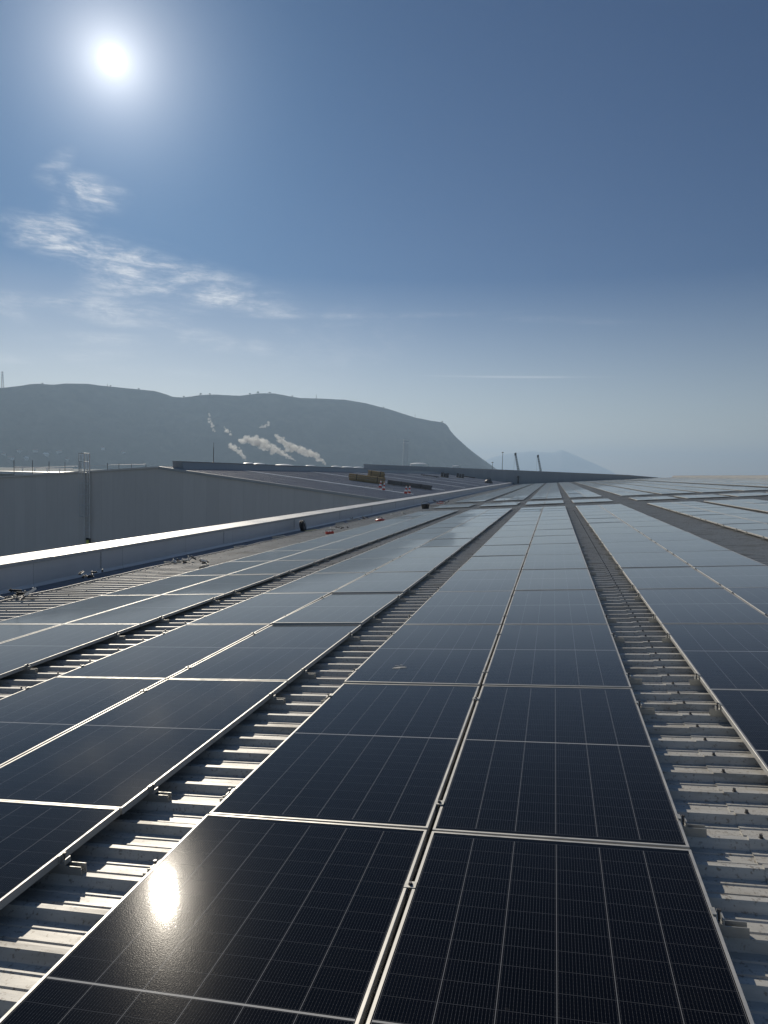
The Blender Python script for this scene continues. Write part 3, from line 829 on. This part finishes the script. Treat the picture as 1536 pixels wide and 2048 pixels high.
# long cable trunking at the sheet edge
mb = MB()
prev = None
pts_ = []
for i in range(60):
    y = 8 + i * .75; pts_.append(Vector((EDGE_X + .10 + .03 * math.sin(i * 1.3), y, CREST + .02 + .006 * math.sin(i * 2.2))))
mb.path(pts_, .013, 6)
tk = mb.build('edge_cable', flat('pale_cable', (.36, .35, .32), .5), None, (0, 0, Z0)); tk.rotation_euler = ROOFROT
tag(tk, 'long pale cable lying along the edge of the roof sheets by the parapet', 'cable')
def tray(px, py, label, mat, mat2):
    q = onroof(px, py, CREST); t = empty('tool_tray', RP(q.x, q.y, CREST), label, 'tool tray', None, (0, -TILT, .5)); t.scale = (.62, .62, .62)
    mb = MB(); mb.box((-.24, -.15, 0), (.24, .15, .012)); mb.box((-.24, -.15, .012), (-.226, .15, .13)); mb.box((.226, -.15, .012), (.24, .15, .13)); mb.box((-.226, -.15, .012), (.226, -.136, .13)); mb.box((-.226, .136, .012), (.226, .15, .13))
    mb.build('tray', mat, t)
    mb = MB(); mb.tube((-.21, 0, .06), (-.21, 0, .24), .012, 6); mb.tube((.21, 0, .06), (.21, 0, .24), .012, 6); mb.tube((-.21, 0, .24), (.21, 0, .24), .014, 6); mb.build('handle', mat2, t)
    mb = MB(); mb.lathe([(.0, .012), (.05, .012), (.05, .16), (.03, .2), (0, .2)], 10, (.08, .03, 0)); mb.lathe([(.0, .012), (.035, .012), (.035, .17), (0, .17)], 8, (-.06, -.04, 0)); mb.build('bottle', WHITE, t)
tray(659, 1067.5, 'small red tool tray with white bottles, left of the panels by the gutter', RED, STEEL)
q = onroof(760, 1041.5, CREST); t = empty('red_bag', RP(q.x, q.y, CREST), 'flat red bag on bare roof between the gutter and panels', 'bag', None, (0, -TILT, .4))
mb = MB(); mb.lathe([(0, 0), (.2, 0), (.24, .03), (.2, .07), (.1, .10), (0, .105)], 12); mb.build('bag', RED, t)
mb = MB(); mb.path([(-.14, .03, .07), (-.06, .05, .17), (.07, .05, .17), (.14, .03, .07)], .012, 6); mb.build('strap', STEEL, t)
def clutter(px, py, label, n, size, seed, mats=(STEEL, RAILM, GALV, BLACK), name='clamp_heap', cat='clamp heap'):
    rr = random.Random(seed); q = onroof(px, py, CREST); t = empty(name, RP(q.x, q.y, CREST), label, cat, None, (0, -TILT, rr.uniform(0, 3)))
    for i in range(n):
        mb = MB(); c = Vector((rr.gauss(0, size * .4), rr.gauss(0, size * .5), .02 + rr.uniform(0, size * .2))); a = rr.uniform(0, 3.1)
        u = Vector((math.cos(a), math.sin(a), rr.uniform(-.2, .5))).normalized(); v = u.cross(Vector((0, 0, 1))).normalized(); w = u.cross(v)
        l = rr.uniform(.2, .6) * size
        mb.obox(c + Vector((0, 0, .03)), u * l * .5, v * .016, w * .004); mb.obox(c + Vector((0, 0, .03)) + v * .016, u * l * .5, v * .003, w * .02); mb.tube(c + u * l * .3, c + u * l * .3 + Vector((0, 0, .07)), .011, 6)
        mb.build('clamp', mats[i % len(mats)], t)
clutter(36, 1199, 'tangled heap of clamps and cable at the left picture edge by the gutter', 8, .45, 1)
clutter(185, 1158, 'low dark heap of clamps in the shadow under the first parapet joint', 7, .4, 2, (STEEL, BLACK))
clutter(366, 1126, 'dark heap of clamps with a lever beside the pale offcut', 7, .35, 3)
clutter(404, 1132, 'small dark clamp heap beside the edge of the first double row', 5, .3, 4)
clutter(675, 1061, 'grey heap of fittings beside the red tool tray', 6, .45, 5)
clutter(720, 1040, 'dark fittings lying by the pale rails beyond the coiled hose', 6, .5, 6)
clutter(805, 1030, 'pale small fittings at the edge of the panels below the black bucket', 5, .5, 7, (RAILM, WHITE))
clutter(878, 1009, 'dark pile of tools with a red case by the walkway', 9, 1.1, 8, (BLACK, STEEL, RED), 'tool_pile', 'tool pile')
clutter(900, 1006.5, 'small dark fitting on the bare roof right of the tool pile', 3, .6, 9, (BLACK, STEEL))
q = onroof(851, 1017.5, CREST); t = empty('black_bucket', RP(q.x, q.y, CREST), 'squat black bucket on the roof near the tool pile', 'bucket', None, ROOFROT)
mb = MB(); mb.lathe([(0, .0), (.22, 0), (.27, .26), (.29, .30), (.27, .30), (.21, .03), (0, .03)], 16); mb.build('bucket', BLACK, t)
mb = MB(); mb.path([(.28 * math.cos(a), 0, .29 + .16 * math.sin(a)) for a in [math.pi * i / 8 for i in range(9)]], .012, 5); mb.build('handle', STEEL, t)
# coiled hose leaning on the parapet
q = atY(611, 1052, 0.0) if False else onroof(613, 1062, CREST)
t = empty('coiled_hose', RP(q.x - .18, q.y, CREST), 'coil of black hose leaning against the parapet in the gutter', 'hose', None, (0, -TILT, .15))
mb = MB()
for k in range(7):
    r = .20 + .02 * math.sin(k * 2.4); dx = -.06 + .02 * k
    mb.path([(dx + .16 * (.2 - r * math.sin(a)), r * math.cos(a) * 1.5, r + r * math.sin(a)) for a in [6.2832 * i / 22 for i in range(23)]], .011, 6)
mb.build('coil', BLACK, t)
mb = MB(); mb.box((-.07, -.03, .01), (.08, .03, .405)); mb.build('tie', STEEL, t)

# ------------------------------------------------------------------ land, hills, far things
def ground_mat():
    m, N, b = principled('far_ground'); tc = N.new('ShaderNodeTexCoord').outputs['Object']
    n = N.noise(tc, .006, 6, .6); n2 = N.noise(tc, .05, 4, .6)
    c = N.mix(N.mapr(n, .35, .65), (.07, .085, .045, 1), (.16, .15, .13, 1)); c = N.mix(N.mapr(n2, .5, .7, 0, .5), c, (.05, .06, .035, 1))
    N.put(b.inputs['Base Color'], c); b.inputs['Roughness'].default_value = .95; return m
mb = MB(); S = 13800; mb.add([(-S, -3000, 0), (S, -3000, 0), (S, S, 0), (-S, S, 0)], [(0, 1, 2, 3)])
g = mb.build('ground', ground_mat()); tag(g, None, None, None, 'structure')

def hill_mat():
    m, N, b = principled('hillside'); tc = N.new('ShaderNodeTexCoord').outputs['Object']
    n = N.noise(N.mapping(tc, scale=(.006, .006, .012)), 1, 7, .62, .5); n2 = N.noise(tc, .03, 5, .65); n3 = N.noise(tc, .0022, 3, .5)
    c = N.mix(N.mapr(n, .38, .62), (.012, .018, .012, 1), (.062, .064, .042, 1))
    c = N.mix(N.mapr(n2, .52, .72, 0, .7), c, (.012, .017, .011, 1))
    c = N.mix(N.mapr(n3, .55, .7, 0, .3), c, (.10, .098, .075, 1))
    N.put(b.inputs['Base Color'], c); b.inputs['Roughness'].default_value = .95
    bp = N.new('ShaderNodeBump'); bp.inputs['Strength'].default_value = .6; bp.inputs['Distance'].default_value = 6
    N.put(bp.inputs['Height'], n2); N.l.new(bp.outputs[0], b.inputs['Normal'])
    return m
HILLM = hill_mat()
def hill(name, crest, YF, depth_f, depth_b, nx, ny, rough, mat):
    """ridge with the measured skyline: crest height along X, slopes with gullies before and behind"""
    P = [atY(x, y, YF(x)) for x, y in crest]
    xs = [p.x for p in P]; zs = [p.z for p in P]; yc = [p.y for p in P]
    def YC(x):
        if x <= xs[0]: return yc[0]
        if x >= xs[-1]: return yc[-1]
        for i in range(len(xs) - 1):
            if x <= xs[i + 1]: return yc[i] + (yc[i + 1] - yc[i]) * (x - xs[i]) / (xs[i + 1] - xs[i])
    def H(x):
        if x <= xs[0]: return zs[0]
        if x >= xs[-1]: return max(-40, zs[-1] - (x - xs[-1]) * 1.0)
        for i in range(len(xs) - 1):
            if x <= xs[i + 1]:
                t = (x - xs[i]) / (xs[i + 1] - xs[i]); return zs[i] + (zs[i + 1] - zs[i]) * t
    x0, x1 = xs[0] - 900, xs[-1] + 120
    V = []
    for i in range(nx + 1):
        x = x0 + (x1 - x0) * i / nx; h = H(x); Y = YC(x)
        for j in range(ny + 1):
            t = -1 + 2 * j / ny
            y = Y + (t * depth_f if t < 0 else t * depth_b)
            if t < 0: y += depth_f * .0
            prof = (1 - abs(t)) ** .85 if t < 0 else (1 - t) ** .8
            nz = noise.fractal(Vector((x * .004, y * .004, 3)), 1.0, 2.0, 5)
            gul = abs(noise.noise(Vector((x * .007, y * .0016, 1))))
            k = 4 * prof * (1 - prof)
            z = h * prof + k * rough * (nz * .9 - gul * .35) + k * 5 * noise.noise(Vector((x * .03, y * .03, 5))) - 2
            if abs(t) < 1e-6: z = h + noise.noise(Vector((x * .06, 0, 7))) * rough * .03
            # nothing in front may rise above the line from the eye to the crest
            if t < 0:
                lim = CAM.z + (h - CAM.z) * (y - CAM.y) / (Y - CAM.y) - 1.5 * abs(t) * 4
                z = min(z, lim)
            V.append((x, y, z))
    F = [(i * (ny + 1) + j, (i + 1) * (ny + 1) + j, (i + 1) * (ny + 1) + j + 1, i * (ny + 1) + j + 1) for i in range(nx) for j in range(ny)]
    mb = MB(); mb.add(V, F, 0, True); o = mb.build(name, mat); tag(o, None, None, None, 'structure')
    def ground(x, y):
        Y = YC(x)
        if not (Y - depth_f < y < Y): return 0.0
        i = int((x - x0) / (x1 - x0) * nx); j = int((y - Y + depth_f) / depth_f * ny / 2)
        return max(0.0, V[max(0, min(nx, i)) * (ny + 1) + min(ny, j)][2])
    H.ground = ground
    return H
CREST_PX = [(-120, 772), (-40, 778), (0, 776), (40, 772), (60, 768), (80, 767.5), (105, 769.5), (130, 767), (175, 767.5), (200, 771), (250, 776), (310, 782), (330, 788), (345, 793.5), (365, 795), (385, 792.5),
            (400, 790), (430, 789), (455, 790.5), (480, 791.5), (500, 789), (520, 786.5), (550, 787), (565, 790), (600, 796), (640, 797), (690, 799.5), (730, 806), (780, 819), (830, 835), (865, 842), (885, 844.5), (893, 849),
            (898, 856), (901, 863), (915, 877), (935, 895), (955, 911), (975, 925), (985, 934), (990, 940)]
HYF = lambda px: 1750 + 1250 * max(-150, px) / 990
HH = hill('hills', CREST_PX, HYF, 400, 1200, 420, 60, 14, HILLM)
hill('far_hills', [(940, 934), (965, 922), (985, 914.5), (1010, 908), (1040, 904.5), (1060, 902.5), (1085, 904.5), (1105, 905), (1117, 902), (1122, 899.5), (1130, 902), (1150, 910), (1175, 921), (1200, 932), (1225, 944), (1240, 952)], lambda px: 12300, 900, 1000, 120, 16, 30, flat('haze_paled_hill', (.34, .34, .33), .9, 0, .1, .003))  # distance haze painted into the base colour: lightened to fade against the sky

# small trees on the skyline
LEAF = flat('scrub_leaves', (.03, .045, .02), .9, 0, .3, .4)
TRUNK = flat('bark', (.06, .045, .03), .9)
def tree(px, hpx, wpx, label):
    lo, z = None, None
    HY = HYF(px); p_ = atY(px, 800, HY); h = HH(p_.x); s = HY / math.cos(YAW) / FPX * .6
    t = empty('tree', (p_.x, HY - 2, h - 2), label, 'tree', 'trees along the skyline of the hill')
    mb = MB(); mb.tube((0, 0, 0), (.3, 0, hpx * s * .6 + 2), .5, 6, .25); mb.build('trunk', TRUNK, t)
    rr = random.Random(int(px)); mb = MB(); W, Hh = wpx * s / 2, hpx * s
    for i in range(140):
        c = Vector((rr.gauss(0, .42) * W, rr.gauss(0, .42) * W, 2 + Hh * (.25 + .75 * rr.random() ** .8)))
        c.x *= 1.15 - .6 * (c.z - 2) / Hh
        u = Vector((rr.gauss(0, 1), rr.gauss(0, 1), rr.gauss(0, 1))).normalized(); v = u.orthogonal().normalized(); k = rr.uniform(.5, 1.3)
        mb.add([c - u * k, c + v * k, c + u * k, c - v * k], [(0, 1, 2, 3)])
    mb.build('crown', LEAF, t)
for px, h_, w_, lab in ((86, 3, 6, 'tiny tree on the flat left part of the hill skyline'), (222, 4.5, 5, 'small tree on the hill skyline right of the tall mast'), (278, 3.5, 6, 'small tree above the dip of the hill skyline'), (368, 4, 8, 'small bushy tree at the lowest dip of the hill skyline'),
                        (402, 6, 9, 'largest roundish tree on the hill skyline right of the dip'), (420, 4, 8, 'small tree right of the largest skyline tree'), (500, 4, 9, 'small tree left of the middle summit of the hill'), (516, 6, 10, 'bushy tree on the middle summit of the hill'),
                        (540, 4, 12, 'wide low tree right of the middle summit'), (585, 3, 6, 'tiny tree on the falling skyline left of the thin mast'), (768, 3, 5, 'tiny tree far right on the falling skyline'), (886, 3, 8, 'low scrubby tree at the cliff edge of the headland')):
    tree(px, h_, w_, lab)

def lattice(mb, a, b, w0, w1, n, r):
    a, b = Vector(a), Vector(b); d = (b - a).normalized(); u = d.orthogonal().normalized(); v = d.cross(u)
    def corner(k, i):
        w = w0 + (w1 - w0) * k / n; c = a + (b - a) * k / n
        return c + u * w * (1 if i in (0, 3) else -1) + v * w * (1 if i in (0, 1) else -1)
    for k in range(n):
        for i in range(4):
            mb.tube(corner(k, i), corner(k + 1, i), r, 4); mb.tube(corner(k, i), corner(k + 1, (i + 1) % 4), r * .7, 4); mb.tube(corner(k + 1, i), corner(k + 1, (i + 1) % 4), r * .6, 4)
def mast(px, pyb, pyt, Y, name, label, cat, w0, w1, arms=0, r=.35):
    b_ = atY(px, pyb, Y); t_ = atY(px, pyt, Y); h = t_.z - b_.z
    o = empty(name, b_, label, cat)
    mb = MB(); lattice(mb, (0, 0, -3), (0, 0, h), w0, w1, 8, r); mb.build('lattice', STEEL, o)
    if arms:
        for k in range(arms):
            mb = MB(); z = h * (.95 - .16 * k); mb.tube((-w0 * 1.2, 0, z), (w0 * 1.2, 0, z), r * 1.2, 4); mb.build('crossarm', STEEL, o)
    else:
        mb = MB(); mb.tube((0, 0, h), (0, 0, h + 4), r, 4); mb.build('antenna', STEEL, o)
mast(5, 776, 743, HYF(5), 'power_pylon', 'dark lattice power pylon on the hilltop at the left edge', 'pylon', 3.6, 1.2, 3, .45)
mast(215, 775, 769.5, HYF(215) - 5, 'radio_mast', 'short lattice mast on the left hill skyline', 'mast', 1.0, .6, 0, .3)
mast(632.5, 797.5, 790, HYF(632), 'radio_mast', 'thin short mast on the falling skyline right of the middle summit', 'mast', .7, .4, 0, .25)
mast(830, 836, 828, HYF(830), 'radio_mast', 'thin mast near the right end of the hill skyline', 'mast', .5, .3, 0, .2)
# light pole and two harbour cranes beyond the end wall
def pole(px, pyt, Y, label):
    t_ = atY(px, pyt, Y); o = empty('tall_pole', (t_.x, Y, 0), label, 'pole')
    mb = MB(); mb.tube((0, 0, 0), (0, 0, t_.z), .35, 8, .18); mb.build('shaft', STEEL, o)
    mb = MB(); mb.lathe([(.9, -.3), (1.0, 0), (.4, .5)], 10, (0, 0, t_.z)); mb.build('head', STEEL, o)
pole(1005.5, 905, 620, 'thin tall pole beyond the end wall, left of the cranes')
pole(985, 925, 640, 'short thin pole in front of the foot of the headland')
def crane(px_t, py_t, px_b, py_b, Y, label):
    a = atY(px_b, py_b, Y); b_ = atY(px_t, py_t, Y)
    d = (b_ - a); base = a - d * .9
    o = empty('harbour_crane', (base.x, Y, 0), label, 'crane', 'harbour cranes beyond the end wall')
    loc = Vector((base.x, Y, 0))
    mb = MB(); lattice(mb, base - loc, b_ - loc, .75, .4, 14, .17); bo = mb.build('boom', STEEL, o)
    mb = MB(); mb.obox(b_ - loc, (.7, 0, .1), (0, .5, 0), (0, 0, 1.0)); mb.tube(b_ - loc + Vector((0, -.7, 0)), b_ - loc + Vector((0, .7, 0)), .8, 12); mb.build('head', STEEL, bo)
    zc = base.z
    mb = MB(); mb.box((-3, -3, zc - 5), (4, 3, zc)); mb.build('cab', GALV, o)
    mb = MB()
    for sx in (-4, 4):
        for sy_ in (-4, 4): mb.tube((sx, sy_, 0), (sx * .6, sy_ * .6, zc - 5), .6, 6)
    mb.build('portal', GALV, o)
    mb = MB(); mb.tube(b_ - loc + Vector((-.8, 0, 0)), Vector((b_.x - loc.x - .8, 0, 8)), .07, 4); mb.build('hoist_cable', STEEL, o)
crane(1031, 908, 1037, 942, 560, 'left one of two slender harbour crane booms above the end wall')
crane(1076, 912, 1082, 945, 600, 'right one of two slender harbour crane booms above the end wall')
# tall chimney with pale bands in front of the headland
a = atY(812, 877, 2050)
ch = empty('chimney', (a.x, 2050, 0), 'tall grey chimney with pale bands before the headland', 'chimney')
mb = MB(); mb.lathe([(9.2, 0), (7.6, a.z - 0.0), (6.6, a.z), (6.6, a.z - 4)], 18); shaft = mb.build('shaft', flat('chimney_concrete', (.10, .10, .105), .9, 0, .05, .1), ch)
mb = MB()
for k in range(3):
    z = a.z - 3 - k * 8; mb.lathe([(7.75, z - 3.2), (7.82, z - 3.2), (7.82, z), (7.75, z)], 18)
mb.build('band', flat('pale_band', (.34, .34, .35), .8), ch)
# storage tanks with white domed roofs
for i, (px, py, wpx, Y, lab) in enumerate(((497, 925, 22, 700, 'white domed tank right under the leftmost steam plume'), (518, 926, 24, 710, 'white domed tank second from left behind the hall ridge'), (568, 928, 44, 720, 'widest white domed tank between the steam plumes'),
                           (621, 930, 20, 720, 'small white domed tank just left of the right steam plume'), (672, 931.5, 20, 730, 'white domed tank just right of the right steam plume'), (695, 932.5, 24, 730, 'white domed tank second right of the right steam plume'), (717, 933.5, 20, 740, 'white domed tank just left of the raised end wall'),
                           (838, 925.5, 34, 800, 'pale domed tank above the end wall, right of the chimney'), (912, 931, 14, 800, 'small pale domed tank above the end wall near the headland foot'))):
    t_ = atY(px, py, Y); r = wpx * Y / FPX / 2 * 1.04; hd = r * .16
    o = empty('storage_tank', (t_.x, Y, 0), lab, 'tank', 'white domed tanks behind the hall')
    mb = MB(); mb.lathe([(r, 0), (r, t_.z - hd)], 28); mb.build('shell', WHITE, o)
    mb = MB(); mb.lathe([(r * 1.01, t_.z - hd), (r * .9, t_.z - hd * .72), (r * .7, t_.z - hd * .4), (r * .4, t_.z - hd * .12), (0, t_.z)], 28); mb.build('roof', WHITE, o)
# houses at the foot of the hill
TILE = flat('roof_tile', (.30, .14, .09), .8); HW = flat('house_render', (.62, .60, .55), .8)
for i, (px, py, lab) in enumerate(((52, 917, 'white house with bright roof, leftmost bright one low on the hill'), (92, 914.5, 'white house on the hill left of the caged ladder'), (22, 921, 'pale house lowest on the hill near the left edge'), (70, 907, 'pale house halfway up the town slope at left'),
                     (118, 906, 'small pale house highest on the slope left of the ladder'), (40, 903, 'small pale house upper left of the town slope'), (135, 920, 'pale house low on the hill just left of the ladder'), (8, 908, 'pale house at the very left edge of the hill'), (205, 896, 'small pale house on the hill right of the ladder'), (246, 905, 'pale house low on the hill between ladder and hall ridge'))):
    Y = HYF(px) - 700.0
    while Y < HYF(px) - 20:                            # where the line of sight meets the slope
        p_ = atY(px, py, Y)
        if HH.ground(p_.x, Y) > p_.z - 3: break
        Y += 4
    z0 = HH.ground(p_.x, Y) - 1.5
    o = empty('house', (p_.x, Y, z0), lab, 'house', 'houses at the foot of the hill', (0, 0, .3 * i))
    w_ = 6 + (i % 3); d_ = 4.5; h = 5
    mb = MB(); mb.box((-w_, -d_, -4), (w_, d_, h)); mb.build('wall', HW, o)
    mb = MB(); mb.prism([(-w_ - .5, -d_ - .6, h), (-w_ - .5, d_ + .6, h), (-w_ - .5, 0, h + 3)], (2 * w_ + 1, 0, 0)); mb.build('roof', WHITE if i < 2 else TILE, o)
    for sx in (-.5, 0, .5):
        mb = MB(); mb.box((sx * w_ - .6, -d_ - .08, 1.6), (sx * w_ + .6, -d_ - .003, 3.4)); mb.build('window', STEEL, o)

# ------------------------------------------------------------------ steam and haze
def vol_mat(name, col, dens, anis):
    m = bpy.data.materials.new(name); m.use_nodes = True; N = NT(m.node_tree); N.n.clear()
    v = N.new('ShaderNodeVolumePrincipled'); v.inputs['Color'].default_value = (*col, 1); v.inputs['Density'].default_value = dens; v.inputs['Anisotropy'].default_value = anis
    o = N.new('ShaderNodeOutputMaterial'); N.l.new(v.outputs[0], o.inputs['Volume']); return m
def steam_mat():
    m, N, b = principled('steam'); b.inputs['Base Color'].default_value = (.86, .86, .86, 1); b.inputs['Roughness'].default_value = 1
    b.inputs['Specular IOR Level'].default_value = 0
    lw = N.new('ShaderNodeLayerWeight'); lw.inputs['Blend'].default_value = .5
    tc = N.new('ShaderNodeTexCoord').outputs['Object']; n = N.noise(tc, .22, 5, .7)
    e = N.math('SUBTRACT', 1.0, N.new_fac(lw)) if False else N.math('SUBTRACT', 1.0, lw.outputs['Facing'])
    a_ = N.math('MULTIPLY', N.mapr(e, .15, .95, 0, .8, True), N.mapr(n, .38, .62, .15, 1))
    N.put(b.inputs['Alpha'], a_)
    tr = N.new('ShaderNodeBsdfTranslucent'); tr.inputs[0].default_value = (.9, .9, .9, 1)
    tp = N.new('ShaderNodeBsdfTransparent'); mx = N.new('ShaderNodeMixShader'); N.put(mx.inputs[0], a_); N.l.new(tp.outputs[0], mx.inputs[1])
    df = N.new('ShaderNodeBsdfDiffuse'); df.inputs[0].default_value = (.9, .9, .9, 1)
    m2 = N.new('ShaderNodeMixShader'); m2.inputs[0].default_value = .6; N.l.new(df.outputs[0], m2.inputs[1]); N.l.new(tr.outputs[0], m2.inputs[2]); N.l.new(m2.outputs[0], mx.inputs[2])
    out = [n_ for n_ in N.n if n_.type == 'OUTPUT_MATERIAL'][0]; N.l.new(mx.outputs[0], out.inputs['Surface'])
    return m
STEAM = vol_mat('steam', (.97, .99, 1.0), .085, .45)
SY = 1150
def plume(pts, label, seed, dens=1.0):
    """puffs strung along the drifting line (pixel points with a radius) - each a real lump of its own size"""
    rr = random.Random(seed); base = atY(pts[0][0], pts[0][1], SY); o = empty('steam_plume', base, label, 'steam plume', 'steam plumes behind the hall')
    s = SY / math.cos(YAW) / FPX; bm = bmesh.new()
    for (x0, y0, r0), (x1, y1, r1) in zip(pts, pts[1:]):
        n = max(4, int(math.hypot(x1 - x0, y1 - y0) / .5 * dens))
        for i in range(n):
            t = (i + rr.random()) / n; r = (r0 + (r1 - r0) * t)
            c = atY(x0 + (x1 - x0) * t + rr.gauss(0, r * .36), y0 + (y1 - y0) * t + rr.gauss(0, r * .34), SY + rr.gauss(0, r * .5)) - base
            k = r * s * rr.uniform(.22, .6)
            res = bmesh.ops.create_icosphere(bm, subdivisions=2, radius=k)
            for v in res['verts']:
                v.co *= 1 + .4 * noise.noise(v.co / k * 1.6 + Vector((i, seed, x0))) + .2 * noise.noise(v.co / k * 4 + Vector((i, seed, x0)))
                v.co += c
    me = bpy.data.meshes.new('puffs'); bm.to_mesh(me); bm.free(); me.materials.append(STEAM); ob = link('puffs', me, o)
    rm = ob.modifiers.new('union', 'REMESH'); rm.mode = 'VOXEL'; rm.voxel_size = .6
plume([(493, 922, 2.2), (488, 913, 4), (478, 904, 6), (468, 896, 7), (460, 889, 6)], 'short white steam plume at left, rising from behind the hall ridge', 1)
plume([(591, 922, 1.8), (578, 913, 4.5), (560, 904, 7), (540, 894, 9), (518, 884, 11), (500, 880, 9), (482, 882, 8)], 'long white steam plume in the middle drifting left', 2)
plume([(652, 931, 2.2), (645, 921, 5), (630, 911, 8), (608, 904, 9), (588, 896, 9), (570, 886, 8), (555, 876, 6), (551, 869, 4)], 'long white steam plume at right drifting up to the left', 3)
plume([(462, 869, 5), (455, 862, 6), (449, 853, 4)], 'small detached puff of steam above the left plume', 4, .6)
plume([(538, 848, 5), (528, 852, 5), (518, 855, 3)], 'small faint puff of steam above the middle plume', 5, .5)
plume([(430, 865, 3), (424, 852, 5), (418, 838, 5), (420, 826, 3)], 'faint torn wisp of steam left of the plumes', 6, .45)

mb = MB(); mb.box((-14000, -3200, -1.2), (14000, 14000, 480))
hz_o = mb.build('haze', vol_mat('hazy_air', (.53, .74, 1.0), 2.0e-4, .33)); tag(hz_o, None, None, None, 'stuff')
